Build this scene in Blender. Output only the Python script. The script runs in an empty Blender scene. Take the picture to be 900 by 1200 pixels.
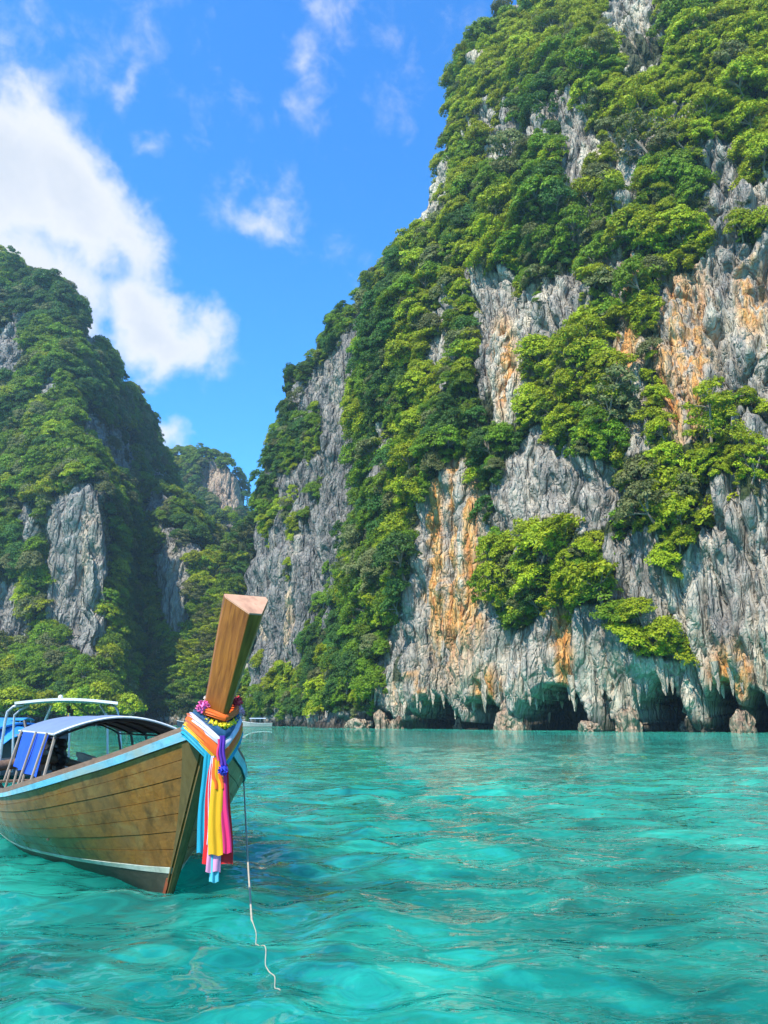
import bpy, bmesh, math, random
import numpy as np
from mathutils import Vector, Matrix, Euler

random.seed(7)
rng = np.random.default_rng(7)
scene = bpy.context.scene
COL = scene.collection

# ------------------------------------------------------------------ camera
CAM_H = 1.5
F = 900.0                                  # focal length in photo pixels (photo 900 x 1200)
PITCH = math.atan((845 - 600) / F)         # horizon on photo row 845
cam_d = bpy.data.cameras.new('camera')
cam_d.sensor_fit = 'VERTICAL'; cam_d.sensor_height = 36.0; cam_d.sensor_width = 27.0
cam_d.lens = 36.0 * F / 1200.0
cam_d.clip_start = 0.05; cam_d.clip_end = 20000
cam = bpy.data.objects.new('camera', cam_d); COL.objects.link(cam)
cam.location = (0, 0, CAM_H)
cam.rotation_euler = (math.pi / 2 + PITCH, 0, 0)
scene.camera = cam
CP, SP = math.cos(PITCH), math.sin(PITCH)

def ray(x, y):
    u = (x - 450) / F; v = (600 - y) / F
    return np.array([u, CP - v * SP, SP + v * CP])
def at(x, y, Y):                           # point on a photo pixel's ray at world depth Y
    d = ray(x, y)
    return np.array([0, 0, CAM_H]) + d * (Y / d[1])
def at_base(x, Y, z=0.0):                  # photo column x at depth Y and height z
    fwd = Y * CP + (z - CAM_H) * SP
    return np.array([(x - 450) / F * fwd, Y, z])
def proj(P):                               # world points -> photo pixels and depth
    P = np.asarray(P, float)
    X, Y, Z = P[..., 0], P[..., 1], P[..., 2] - CAM_H
    fwd = Y * CP + Z * SP; up = -Y * SP + Z * CP
    fwd = np.maximum(fwd, 1e-3)
    return 450 + F * X / fwd, 600 - F * up / fwd, fwd

# ------------------------------------------------------------------ light
SUN_EL = math.radians(49)
SUN_TO = Vector((-0.55, -0.72, 0)).normalized() * math.cos(SUN_EL) + Vector((0, 0, math.sin(SUN_EL)))
sun_d = bpy.data.lights.new('sun', 'SUN')
sun_d.energy = 5.0; sun_d.angle = math.radians(0.5); sun_d.color = (1.0, 0.95, 0.86)
sun = bpy.data.objects.new('sun', sun_d); COL.objects.link(sun)
sun.rotation_euler = SUN_TO.to_track_quat('Z', 'Y').to_euler()
sun.location = (-60, -60, 120)

world = bpy.data.worlds.new('World'); scene.world = world
world.use_nodes = True
SKY_STRENGTH = 0.13

scene.view_settings.view_transform = 'Standard'
scene.view_settings.look = 'None'
scene.view_settings.gamma = 1.0
scene.view_settings.use_curve_mapping = False
scene.view_settings.exposure = 0.8
scene.cycles.max_bounces = 4; scene.cycles.diffuse_bounces = 2; scene.cycles.glossy_bounces = 2
scene.cycles.transmission_bounces = 3; scene.cycles.volume_bounces = 0; scene.cycles.transparent_max_bounces = 6
scene.cycles.caustics_reflective = False; scene.cycles.caustics_refractive = False

# ------------------------------------------------------------------ node helpers
class NT:
    def __init__(self, tree):
        self.t = tree; self.n = tree.nodes; self.l = tree.links
    def node(self, typ, **kw):
        n = self.n.new(typ)
        ins = kw.pop('ins', {})
        for k, v in kw.items(): setattr(n, k, v)
        for k, v in ins.items(): self.set(n.inputs[k], v)
        return n
    def set(self, sock, v):
        if isinstance(v, bpy.types.NodeSocket): self.l.new(v, sock)
        else:
            if hasattr(sock, 'default_value'):
                if sock.type == 'RGBA' and len(v) == 3: v = (*v, 1)
                sock.default_value = v
    def math(self, op, a, b=0.0, c=0.0, clamp=False):
        n = self.n.new('ShaderNodeMath'); n.operation = op; n.use_clamp = clamp
        self.set(n.inputs[0], a); self.set(n.inputs[1], b); self.set(n.inputs[2], c)
        return n.outputs[0]
    def vmath(self, op, a, b=(0, 0, 0), scale=None):
        n = self.n.new('ShaderNodeVectorMath'); n.operation = op
        self.set(n.inputs[0], a); self.set(n.inputs[1], b)
        if scale is not None: self.set(n.inputs['Scale'], scale)
        return n.outputs['Value'] if op in ('LENGTH', 'DOT_PRODUCT', 'DISTANCE') else n.outputs[0]
    def mix(self, f, a, b, blend='MIX'):
        n = self.n.new('ShaderNodeMix'); n.data_type = 'RGBA'; n.blend_type = blend
        self.set(n.inputs[0], f); self.set(n.inputs[6], a); self.set(n.inputs[7], b)
        return n.outputs[2]
    def noise(self, vec, scale, detail=4, rough=0.55, distort=0.0, out=0):
        n = self.n.new('ShaderNodeTexNoise')
        self.set(n.inputs['Vector'], vec); n.inputs['Scale'].default_value = scale
        n.inputs['Detail'].default_value = detail; n.inputs['Roughness'].default_value = rough
        n.inputs['Distortion'].default_value = distort
        return n.outputs[out]
    def scale(self, vec, s):
        n = self.n.new('ShaderNodeMapping'); self.set(n.inputs['Vector'], vec)
        n.inputs['Scale'].default_value = s
        return n.outputs[0]
    def ramp(self, f, stops, interp='LINEAR'):
        n = self.n.new('ShaderNodeValToRGB'); self.set(n.inputs[0], f)
        cr = n.color_ramp; cr.interpolation = interp
        while len(cr.elements) < len(stops): cr.elements.new(0.5)
        for e, (p, c) in zip(cr.elements, stops):
            e.position = p; e.color = (*c, 1) if len(c) == 3 else c
        return n.outputs[0]
    def range(self, v, a, b, c=0.0, d=1.0, smooth=False):
        n = self.n.new('ShaderNodeMapRange'); self.set(n.inputs[0], v)
        if smooth: n.interpolation_type = 'SMOOTHSTEP'
        for i, k in enumerate((a, b, c, d)): n.inputs[i + 1].default_value = k
        return n.outputs[0]

# ------------------------------------------------------------------ sky: Nishita + clouds by direction
wt = NT(world.node_tree); wt.n.clear()
sky = wt.node('ShaderNodeTexSky'); sky.sky_type = 'NISHITA'; sky.sun_disc = False
sky.sun_elevation = SUN_EL
sky.sun_rotation = math.atan2(SUN_TO.x, SUN_TO.y)
sky.altitude = 0; sky.air_density = 1.0; sky.dust_density = 0.25; sky.ozone_density = 2.5
hsv = wt.node('ShaderNodeHueSaturation', ins={'Saturation': 1.22, 'Value': 1.0, 'Color': sky.outputs[0]})
skycol = wt.mix(1.0, hsv.outputs[0], (0.63, 1.32, 1.75, 1), 'MULTIPLY')
bg1 = wt.node('ShaderNodeBackground', ins={'Color': skycol, 'Strength': SKY_STRENGTH})
tc = wt.node('ShaderNodeTexCoord'); D = tc.outputs['Generated']
sepD = wt.node('ShaderNodeSeparateXYZ', ins={0: D})
wz = wt.math('ADD', wt.math('MAXIMUM', sepD.outputs[2], 0.0), 0.25)
flat = wt.node('ShaderNodeCombineXYZ', ins={0: wt.math('DIVIDE', sepD.outputs[0], wz), 1: wt.math('DIVIDE', sepD.outputs[1], wz), 2: 0.0}).outputs[0]
n_big = wt.noise(D, 7.0, 8, 0.58, 0.25)
n_fine = wt.noise(D, 24.0, 8, 0.62, 0.4)
warp = wt.vmath('SCALE', wt.vmath('SUBTRACT', wt.noise(D, 6.0, 5, 0.6, 0.0, 1), (0.5, 0.5, 0.5)), scale=0.16)
DW = wt.vmath('ADD', D, warp)
blobs = [  # photo x, y, radius along, across (px), tilt deg, weight
    (-20, 200, 150, 130, 0, 1.15), (60, 225, 175, 88, 35, 1.1), (-60, 330, 240, 130, 0, 1.1), (150, 290, 120, 52, 40, 0.8),
    (200, 385, 125, 62, 15, 0.95), (305, 238, 105, 50, -12, 0.50), (385, 50, 52, 110, 0, 0.50),
    (180, 165, 40, 40, 0, 0.40), (190, 505, 60, 34, 20, 0.6), (140, 95, 22, 50, 0, 0.30)]
msk = None
for bx, by, ra, rb, tilt, wgt in blobs:
    c = ray(bx, by); nrm = np.linalg.norm(c); c = c / nrm
    e1 = np.cross(c, (0, 0, 1)); e1 /= np.linalg.norm(e1); e2 = np.cross(e1, c)
    t = math.radians(-tilt)
    a1 = math.cos(t) * e1 + math.sin(t) * e2; a2 = -math.sin(t) * e1 + math.cos(t) * e2
    ka = F * nrm / ra; kb = F * nrm / rb
    dd = wt.vmath('SUBTRACT', DW, tuple(c))
    p = wt.math('MULTIPLY', wt.vmath('DOT_PRODUCT', dd, tuple(a1)), ka)
    q = wt.math('MULTIPLY', wt.vmath('DOT_PRODUCT', dd, tuple(a2)), kb)
    r2 = wt.math('ADD', wt.math('MULTIPLY', p, p), wt.math('MULTIPLY', q, q))
    front = wt.math('GREATER_THAN', wt.vmath('DOT_PRODUCT', D, tuple(c)), 0.0)
    m = wt.math('MULTIPLY', wt.math('MULTIPLY', wt.math('SUBTRACT', 1.0, wt.math('SQRT', r2), clamp=True), front), wgt)
    msk = m if msk is None else wt.math('SMOOTH_MAX', msk, m, 0.12)
gen = wt.range(wt.noise(flat, 0.9, 2, 0.5), 0.56, 0.75, 0.0, 0.55)      # fair-weather clouds over the rest of the sky
behind = wt.range(sepD.outputs[1], 0.35, -0.05, 0.0, 1.0)
msk = wt.math('MAXIMUM', msk, wt.math('MULTIPLY', gen, behind))
dens = wt.math('ADD', wt.math('MULTIPLY', msk, 1.62), wt.math('ADD', wt.math('MULTIPLY', wt.math('SUBTRACT', n_big, 0.5), 1.75), wt.math('MULTIPLY', wt.math('SUBTRACT', n_fine, 0.5), 1.0)))
alpha = wt.range(dens, 0.14, 1.15, 0.0, 0.95, smooth=True)
thick = wt.range(dens, 0.8, 1.7, 0.0, 1.0)
cl_col = wt.mix(wt.math('MULTIPLY', thick, wt.range(n_big, 0.3, 0.7, 1.0, 0.35)), (1.0, 0.99, 0.98, 1), (0.60, 0.68, 0.80, 1))
bg2 = wt.node('ShaderNodeBackground', ins={'Color': cl_col, 'Strength': 0.60})
mixw = wt.node('ShaderNodeMixShader', ins={0: alpha, 1: bg1.outputs[0], 2: bg2.outputs[0]})
outw = wt.node('ShaderNodeOutputWorld', ins={0: mixw.outputs[0]})

# ------------------------------------------------------------------ numpy noise
def _hash(i, j, k):
    h = (i.astype(np.int64) * 374761393 + j.astype(np.int64) * 668265263 + k.astype(np.int64) * 2147483647 // 7) & 0xFFFFFFFF
    h = ((h ^ (h >> 13)) * 1274126177) & 0xFFFFFFFF
    h = ((h ^ (h >> 16)) * 2246822519) & 0xFFFFFFFF
    return ((h ^ (h >> 15)) & 0xFFFFFF) / float(0xFFFFFF)
def vnoise(x, y, z):
    x, y, z = np.broadcast_arrays(np.asarray(x, float), np.asarray(y, float), np.asarray(z, float))
    i, j, k = np.floor(x), np.floor(y), np.floor(z)
    fx, fy, fz = x - i, y - j, z - k
    fx = fx * fx * (3 - 2 * fx); fy = fy * fy * (3 - 2 * fy); fz = fz * fz * (3 - 2 * fz)
    r = 0
    for a in (0, 1):
        wa = fx if a else 1 - fx
        for b in (0, 1):
            wb = fy if b else 1 - fy
            for c in (0, 1):
                r = r + wa * wb * (fz if c else 1 - fz) * _hash(i + a, j + b, k + c)
    return r * 2 - 1
def fbm(x, y, z, o=4, g=0.5):
    r = 0; a = 1.0; t = 0
    for n in range(o):
        r = r + a * vnoise(x * 2 ** n + 17.3 * n, y * 2 ** n - 9.1 * n, z * 2 ** n + 5.7 * n); t += a; a *= g
    return r / t
def sstep(a, b, x):
    t = np.clip((x - a) / (b - a), 0, 1); return t * t * (3 - 2 * t)
def in_poly(px, py, poly):
    r = np.zeros(px.shape, bool); n = len(poly)
    for i in range(n):
        x0, y0 = poly[i]; x1, y1 = poly[(i + 1) % n]
        if y0 == y1: continue
        c = ((y0 > py) != (y1 > py)) & (px < (x1 - x0) * (py - y0) / (y1 - y0) + x0)
        r ^= c
    return r

# ------------------------------------------------------------------ object helpers
def tag(o, label=None, cat=None, group=None, kind=None):
    if label: o['label'] = label
    if cat: o['category'] = cat
    if group: o['group'] = group
    if kind: o['kind'] = kind
    return o
def link(o, parent=None):
    COL.objects.link(o)
    if parent is not None: o.parent = parent
    return o
def mesh_from(name, verts, faces, mat=None, smooth=False):
    me = bpy.data.meshes.new(name)
    me.from_pydata([tuple(v) for v in verts], [], [tuple(f) for f in faces])
    if smooth: me.polygons.foreach_set('use_smooth', [True] * len(me.polygons))
    if mat: me.materials.append(mat)
    me.update()
    if smooth: me.set_sharp_from_angle(angle=math.radians(40))
    return me
def mobj(name, verts, faces, mat, parent=None, smooth=False):
    return link(bpy.data.objects.new(name, mesh_from(name, verts, faces, mat, smooth)), parent)
def np_mesh(name, V, quads, mat=None, smooth=True):
    me = bpy.data.meshes.new(name)
    nv, nq = len(V), len(quads)
    me.vertices.add(nv); me.vertices.foreach_set('co', np.asarray(V, np.float32).ravel())
    me.loops.add(nq * 4); me.loops.foreach_set('vertex_index', np.asarray(quads, np.int32).ravel())
    me.polygons.add(nq); me.polygons.foreach_set('loop_start', np.arange(0, nq * 4, 4, dtype=np.int32))
    me.polygons.foreach_set('use_smooth', np.full(nq, smooth))
    if mat: me.materials.append(mat)
    me.update(calc_edges=True); me.validate(); return me
def grid_quads(R, C):
    i = np.arange(R - 1)[:, None] * C + np.arange(C - 1)[None, :]
    return np.stack([i, i + 1, i + C + 1, i + C], -1).reshape(-1, 4)
def empty(name, loc=(0, 0, 0), rz=0.0):
    o = bpy.data.objects.new(name, None); o.empty_display_size = 0.3
    COL.objects.link(o); o.location = loc; o.rotation_euler = (0, 0, rz); return o
class MB:                                    # collects verts / faces of ONE piece
    def __init__(self): self.v = []; self.f = []
    def add(self, v, f):
        n = len(self.v); self.v += [tuple(p) for p in v]; self.f += [tuple(i + n for i in q) for q in f]
    def box(self, c, s, rot=None):
        vs = [Vector((sx * s[0] / 2, sy * s[1] / 2, sz * s[2] / 2)) for sx in (-1, 1) for sy in (-1, 1) for sz in (-1, 1)]
        if rot is not None: vs = [rot @ p for p in vs]
        self.add([p + Vector(c) for p in vs], [(0, 1, 3, 2), (4, 6, 7, 5), (0, 4, 5, 1), (2, 3, 7, 6), (0, 2, 6, 4), (1, 5, 7, 3)])
    def tube(self, pts, r, n=8, cap=True):
        pts = [Vector(p) for p in pts]; rs = r if isinstance(r, (list, tuple)) else [r] * len(pts)
        rings = []; up0 = None
        for i, p in enumerate(pts):
            d = (pts[min(i + 1, len(pts) - 1)] - pts[max(i - 1, 0)]).normalized()
            if up0 is None: up0 = Vector((0, 0, 1)) if abs(d.z) < 0.9 else Vector((1, 0, 0))
            a = d.cross(up0)
            if a.length < 1e-5: a = d.cross(Vector((0, 1, 0)))
            a.normalize(); b = d.cross(a).normalized(); up0 = -b if (-b).dot(up0) > 0 else b
            rings.append([p + (a * math.cos(2 * math.pi * k / n) + b * math.sin(2 * math.pi * k / n)) * rs[i] for k in range(n)])
        f = []
        for i in range(len(pts) - 1):
            for k in range(n):
                k2 = (k + 1) % n; f.append((i * n + k, i * n + k2, (i + 1) * n + k2, (i + 1) * n + k))
        if cap: f += [tuple(range(n))[::-1], tuple((len(pts) - 1) * n + k for k in range(n))]
        self.add([q for g in rings for q in g], f)
    def ball(self, c, r, seg=8, rings=6, jit=0.0):
        c = Vector(c); r = r if isinstance(r, (tuple, list)) else (r, r, r)
        v = [c + Vector((0, 0, r[2]))]
        for i in range(1, rings):
            th = math.pi * i / rings
            for k in range(seg):
                ph = 2 * math.pi * k / seg; j = 1 + random.uniform(-jit, jit)
                v.append(c + Vector((r[0] * math.sin(th) * math.cos(ph) * j, r[1] * math.sin(th) * math.sin(ph) * j, r[2] * math.cos(th) * j)))
        v.append(c - Vector((0, 0, r[2]))); f = []
        for k in range(seg):
            k2 = (k + 1) % seg
            f.append((0, 1 + k, 1 + k2)); b = 1 + (rings - 2) * seg; f.append((len(v) - 1, b + k2, b + k))
            for i in range(rings - 2):
                a = 1 + i * seg; f.append((a + k, a + seg + k, a + seg + k2, a + k2))
        self.add(v, f)
    def sheet(self, rows, thick=None):       # rows of points -> surface (optionally with thickness vector function)
        R, C = len(rows), len(rows[0])
        v = [p for r in rows for p in r]
        f = [(i * C + j, i * C + j + 1, (i + 1) * C + j + 1, (i + 1) * C + j) for i in range(R - 1) for j in range(C - 1)]
        self.add(v, f)
    def obj(self, name, mat, parent=None, smooth=False): return mobj(name, self.v, self.f, mat, parent, smooth)
def solid_sheet(rows, thick):                # closed slab around a surface grid (rows: R x C points)
    P = np.asarray(rows, float); R, C, _ = P.shape
    du = np.gradient(P, axis=0); dv = np.gradient(P, axis=1)
    N = np.cross(du, dv); N /= np.maximum(np.linalg.norm(N, axis=2, keepdims=True), 1e-9)
    A = P + N * thick / 2; B = P - N * thick / 2
    v = np.concatenate([A.reshape(-1, 3), B.reshape(-1, 3)]); n = R * C
    f = []
    for i in range(R - 1):
        for j in range(C - 1):
            a, b, c, d = i * C + j, i * C + j + 1, (i + 1) * C + j + 1, (i + 1) * C + j
            f.append((a, b, c, d)); f.append((d + n, c + n, b + n, a + n))
    per = [(0, j) for j in range(C)] + [(i, C - 1) for i in range(1, R)] + [(R - 1, j) for j in range(C - 2, -1, -1)] + [(i, 0) for i in range(R - 2, 0, -1)]
    idx = [i * C + j for i, j in per]
    for k in range(len(idx)):
        a, b = idx[k], idx[(k + 1) % len(idx)]; f.append((b, a, a + n, b + n))
    return v, f
def catmull(P, t):                           # P: K x ... control values, t in [0, K-1]
    K = len(P); i = np.clip(np.floor(t).astype(int), 0, K - 2); f = (t - i)
    g = lambda n: P[np.clip(n, 0, K - 1)]
    f = f.reshape((-1,) + (1,) * (P.ndim - 1))
    p0, p1, p2, p3 = g(i - 1), g(i), g(i + 1), g(i + 2)
    return 0.5 * (2 * p1 + (p2 - p0) * f + (2 * p0 - 5 * p1 + 4 * p2 - p3) * f ** 2 + (3 * p1 - p0 - 3 * p2 + p3) * f ** 3)
def pl(xs, ys, x): return np.interp(x, xs, ys)

# ------------------------------------------------------------------ materials
def new_mat(name):
    m = bpy.data.materials.new(name); m.use_nodes = True
    nt = NT(m.node_tree); bs = nt.n['Principled BSDF']
    return m, nt, bs
def simple(name, col, rough=0.6, var=0.15, scale=8.0, metal=0.0, spec=0.5, bump=0.0, trans=0.0):
    m, nt, bs = new_mat(name)
    co = nt.node('ShaderNodeTexCoord').outputs['Object']
    n = nt.noise(co, scale, 5, 0.6)
    nt.set(bs.inputs['Base Color'], nt.mix(nt.range(n, 0.3, 0.7), tuple(c * (1 - var) for c in col) + (1,), tuple(min(1, c * (1 + var)) for c in col) + (1,)))
    bs.inputs['Roughness'].default_value = rough; bs.inputs['Metallic'].default_value = metal
    bs.inputs['Specular IOR Level'].default_value = spec
    if bump:
        b = nt.node('ShaderNodeBump', ins={'Strength': bump, 'Distance': 0.02, 'Height': nt.noise(co, scale * 3, 4, 0.6)})
        nt.set(bs.inputs['Normal'], b.outputs[0])
    if trans:
        tr = nt.node('ShaderNodeBsdfTranslucent', ins={'Color': (*[min(1, c * 1.3) for c in col], 1)})
        ms = nt.node('ShaderNodeMixShader', ins={0: trans, 1: bs.outputs[0], 2: tr.outputs[0]})
        nt.set(nt.n['Material Output'].inputs[0], ms.outputs[0])
    return m

def rock_material(name, grey_a, grey_b, fine=1.0):
    m, nt, bs = new_mat(name)
    pos = nt.node('ShaderNodeNewGeometry').outputs['Position']
    vert = nt.scale(pos, (1, 1, 0.20))
    stain = nt.node('ShaderNodeAttribute', attribute_name='stain').outputs['Fac']
    pale = nt.node('ShaderNodeAttribute', attribute_name='pale').outputs['Fac']
    veg = nt.node('ShaderNodeAttribute', attribute_name='veg').outputs['Fac']
    n1 = nt.noise(vert, 0.22 * fine, 8, 0.65, 0.3)
    n2 = nt.noise(vert, 0.9 * fine, 7, 0.65, 0.4)
    n3 = nt.noise(nt.scale(pos, (1, 1, 0.5)), 2.6 * fine, 6, 0.7)
    col = nt.mix(nt.range(n1, 0.36, 0.64), (*grey_a, 1), (*grey_b, 1))
    col = nt.mix(nt.math('MULTIPLY', nt.range(n2, 0.42, 0.66), 0.55), col, (0.055, 0.055, 0.058, 1))
    col = nt.mix(nt.math('MULTIPLY', nt.range(n3, 0.5, 0.7), 0.45), col, (0.50, 0.47, 0.40, 1))
    col = nt.mix(nt.math('MULTIPLY', pale, nt.range(n2, 0.25, 0.62)), col, (0.62, 0.54, 0.39, 1))
    orange = nt.ramp(nt.noise(nt.scale(pos, (1, 1, 0.07)), 1.3 * fine, 5, 0.6, 0.2), [(0.30, (0.62, 0.46, 0.24)), (0.48, (0.60, 0.30, 0.08)), (0.66, (0.50, 0.17, 0.035)), (0.8, (0.35, 0.12, 0.03))])
    col = nt.mix(nt.math('MULTIPLY', stain, nt.range(n3, 0.2, 0.55, 0.65, 1.0)), col, orange)
    soil = nt.mix(nt.range(nt.noise(pos, 1.4 * fine, 4), 0.35, 0.65), (0.018, 0.034, 0.012, 1), (0.06, 0.075, 0.025, 1))
    col = nt.mix(veg, col, soil)
    wet_shade = nt.node('ShaderNodeAttribute', attribute_name='wet_shade').outputs['Fac']     # dark algae band of the tide zone, plus painted shade inside the caves
    col = nt.mix(wet_shade, col, nt.mix(nt.range(n3, 0.4, 0.65), (0.018, 0.016, 0.013, 1), (0.075, 0.055, 0.038, 1)))
    nt.set(bs.inputs['Base Color'], col)
    bs.inputs['Roughness'].default_value = 0.92; bs.inputs['Specular IOR Level'].default_value = 0.15
    wpos = nt.vmath('ADD', pos, nt.vmath('SCALE', nt.noise(pos, 0.5 * fine, 3, 0.5, 0, 1), scale=0.9 / fine))
    hs = None
    for sc_, st_, wgt in ((0.42, 0.22, 1.0), (1.1, 0.30, 0.34)):
        vor = nt.node('ShaderNodeTexVoronoi', ins={'Vector': nt.scale(wpos, (1, 1, st_)), 'Scale': sc_ * fine})
        vor.feature = 'F1'
        edge = nt.node('ShaderNodeTexVoronoi', ins={'Vector': nt.scale(wpos, (1, 1, st_)), 'Scale': sc_ * fine}); edge.feature = 'DISTANCE_TO_EDGE'
        cellv = nt.node('ShaderNodeSeparateXYZ', ins={0: vor.outputs['Color']}).outputs[0]
        hh = nt.math('MULTIPLY', nt.math('ADD', nt.math('MULTIPLY', nt.range(edge.outputs['Distance'], 0.0, 0.16), 0.9), nt.math('ADD', nt.math('MULTIPLY', cellv, 0.8), nt.math('MULTIPLY', vor.outputs['Distance'], -0.6))), wgt)
        hs = hh if hs is None else nt.math('ADD', hs, hh)
    h = nt.math('ADD', hs, nt.math('ADD', nt.math('MULTIPLY', n2, 0.8), nt.math('MULTIPLY', n3, 0.4)))
    b = nt.node('ShaderNodeBump', ins={'Strength': 1.0, 'Distance': 0.95 / fine, 'Height': h})
    nt.set(bs.inputs['Normal'], b.outputs[0])
    return m
M_rockA = rock_material('rock_near', (0.19, 0.172, 0.15), (0.50, 0.44, 0.345))
M_rockB = rock_material('rock_bluff', (0.115, 0.11, 0.105), (0.30, 0.275, 0.235), 0.75)
M_rockD = rock_material('rock_mountain', (0.16, 0.155, 0.145), (0.40, 0.365, 0.31), 0.55)

def leaf_material(name, dark, light, glow):
    m, nt, bs = new_mat(name)
    tint = nt.node('ShaderNodeAttribute', attribute_name='tint').outputs['Fac']
    rnd = nt.node('ShaderNodeObjectInfo').outputs['Random']
    f = nt.math('ADD', nt.math('MULTIPLY', tint, 0.7), nt.math('MULTIPLY', rnd, 0.3))
    col = nt.mix(f, (*dark, 1), (*light, 1))
    col = nt.node('ShaderNodeHueSaturation', ins={'Hue': nt.range(rnd, 0, 1, 0.485, 0.515), 'Value': nt.range(rnd, 0, 1, 0.85, 1.15), 'Color': col}).outputs[0]
    nt.set(bs.inputs['Base Color'], col)
    bs.inputs['Roughness'].default_value = 0.5; bs.inputs['Specular IOR Level'].default_value = 0.12
    tr = nt.node('ShaderNodeBsdfTranslucent', ins={'Color': nt.mix(0.6, col, (*glow, 1))})
    ms = nt.node('ShaderNodeMixShader', ins={0: 0.27, 1: bs.outputs[0], 2: tr.outputs[0]})
    nt.set(nt.n['Material Output'].inputs[0], ms.outputs[0])
    return m
LEAF = [leaf_material('leaf_lime', (0.11, 0.16, 0.006), (0.38, 0.43, 0.015), (0.50, 0.52, 0.01)),
        leaf_material('leaf_green', (0.055, 0.12, 0.008), (0.19, 0.29, 0.016), (0.30, 0.38, 0.01)),
        leaf_material('leaf_dark', (0.024, 0.075, 0.016), (0.085, 0.17, 0.026), (0.12, 0.22, 0.015)),
        leaf_material('leaf_olive', (0.085, 0.105, 0.03), (0.21, 0.22, 0.075), (0.2, 0.2, 0.05))]
M_bark = simple('bark', (0.20, 0.16, 0.12), 0.9, 0.35, 3.0)

# ------------------------------------------------------------------ water
def water_material():
    m, nt, bs = new_mat('lagoon_water')
    geo = nt.node('ShaderNodeNewGeometry')
    pos = geo.outputs['Position']
    # the pale sand below is seen through the moving surface: shift the lookup by the surface slope
    off = nt.vmath('MULTIPLY', geo.outputs['Normal'], (1.3, 2.2, 0))
    P = nt.vmath('ADD', nt.vmath('MULTIPLY', pos, (1, 1, 0)), off)
    big = nt.noise(P, 0.045, 3, 0.5)
    mid = nt.noise(P, 0.30, 3, 0.5, 0.2)
    net = nt.node('ShaderNodeTexVoronoi', ins={'Vector': nt.vmath('ADD', P, nt.vmath('SCALE', nt.noise(P, 0.8, 3, 0.5, 0, 1), scale=1.4)), 'Scale': 0.85}); net.feature = 'SMOOTH_F1'
    netv = nt.range(net.outputs['Distance'], 0.35, 0.85)
    sml = nt.noise(nt.scale(P, (0.8, 1.3, 1)), 1.2, 5, 0.6, 0.25)
    f = nt.math('ADD', nt.math('ADD', nt.math('MULTIPLY', big, 0.65), nt.math('MULTIPLY', mid, 0.55)), nt.math('ADD', nt.math('MULTIPLY', netv, 0.0), nt.math('MULTIPLY', sml, 0.72)))
    shal = nt.node('ShaderNodeAttribute', attribute_name='shallow').outputs['Fac']
    f = nt.math('ADD', f, nt.math('MULTIPLY', shal, 0.30))
    col = nt.ramp(nt.range(f, 0.72, 1.24), [(0.0, (0.002, 0.07, 0.062)), (0.3, (0.006, 0.165, 0.125)), (0.62, (0.014, 0.285, 0.205)), (1.0, (0.06, 0.46, 0.32))])
    r1 = nt.noise(nt.scale(pos, (1, 1.6, 1)), 2.3, 1.5, 0.5, 0.3)
    r2 = nt.noise(nt.scale(pos, (1, 1.5, 1)), 0.7, 2, 0.5, 0.3)
    r3 = nt.noise(nt.scale(pos, (1, 1.5, 1)), 6.5, 1.0, 0.5, 0.2)
    h = nt.math('ADD', nt.math('ADD', nt.math('MULTIPLY', r1, 0.055), nt.math('MULTIPLY', r2, 0.07)), nt.math('MULTIPLY', r3, 0.020))
    b = nt.node('ShaderNodeBump', ins={'Strength': 0.85, 'Distance': 1.0, 'Height': h})
    # light scattered back out of the water body is blurred and does not follow the ripples
    body = nt.node('ShaderNodeSubsurfaceScattering', ins={'Color': col, 'Scale': 1.0, 'Radius': (0.6, 2.4, 2.2), 'Normal': (0, 0, 1)})
    body.falloff = 'BURLEY'
    gl = nt.node('ShaderNodeBsdfGlossy', ins={'Color': (1, 1, 1, 1), 'Roughness': 0.01, 'Normal': b.outputs[0]})
    fr = nt.node('ShaderNodeFresnel', ins={'IOR': 1.36, 'Normal': b.outputs[0]})
    ms = nt.node('ShaderNodeMixShader', ins={0: fr.outputs[0], 1: body.outputs[0], 2: gl.outputs[0]})
    nt.set(nt.n['Material Output'].inputs[0], ms.outputs[0])
    return m
M_water = water_material()
def axis_steps(lo, hi, s0, c, growth):       # spacing grows away from c
    out = [c]; s = s0
    while out[-1] < hi: out.append(out[-1] + s); s *= growth
    neg = [c]; s = s0
    while neg[-1] > lo: neg.append(neg[-1] - s); s *= growth
    return np.array(neg[::-1][:-1] + out)
wx = axis_steps(-950, 950, 0.055, -0.5, 1.0145)
wy = np.concatenate([[-400, -120, -40, -15, -6, -2], axis_steps(2.0, 1000, 0.042, 3.0, 1.0098)[24:]])
wy = np.unique(wy)
XX, YY = np.meshgrid(wx, wy)
WAVES = []
wr = np.random.default_rng(11)
for k in range(64):
    lam = 0.17 * (1.9 / 0.17) ** (k / 63.0)
    th = wr.normal(math.radians(250), 0.85)
    amp = 0.0062 * lam ** 0.85 * wr.uniform(0.6, 1.3)
    WAVES.append((2 * math.pi / lam, math.cos(th), math.sin(th), amp, wr.uniform(0, 6.28), lam))
def water_z(X, Y, sp=0.0):
    Z = np.zeros_like(X, float)
    gx = 0.5 * fbm(X * 0.25, Y * 0.25, 3.3, 2); gy = 0.5 * fbm(X * 0.25, Y * 0.25, 8.1, 2)
    env = 1.0 + 0.6 * fbm(X * 0.13, Y * 0.13, 1.7, 2)
    for kk, cx, cy, a, ph, lam in WAVES:
        w = np.clip((lam / np.maximum(sp, 1e-6) - 2.5) / 3.0, 0, 1) if np.ndim(sp) else 1.0
        s = np.sin(kk * (cx * (X + gx) + cy * (Y + gy)) + ph)
        Z += a * w * (s + 0.28 * s * s - 0.14)
    return Z * env
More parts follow.
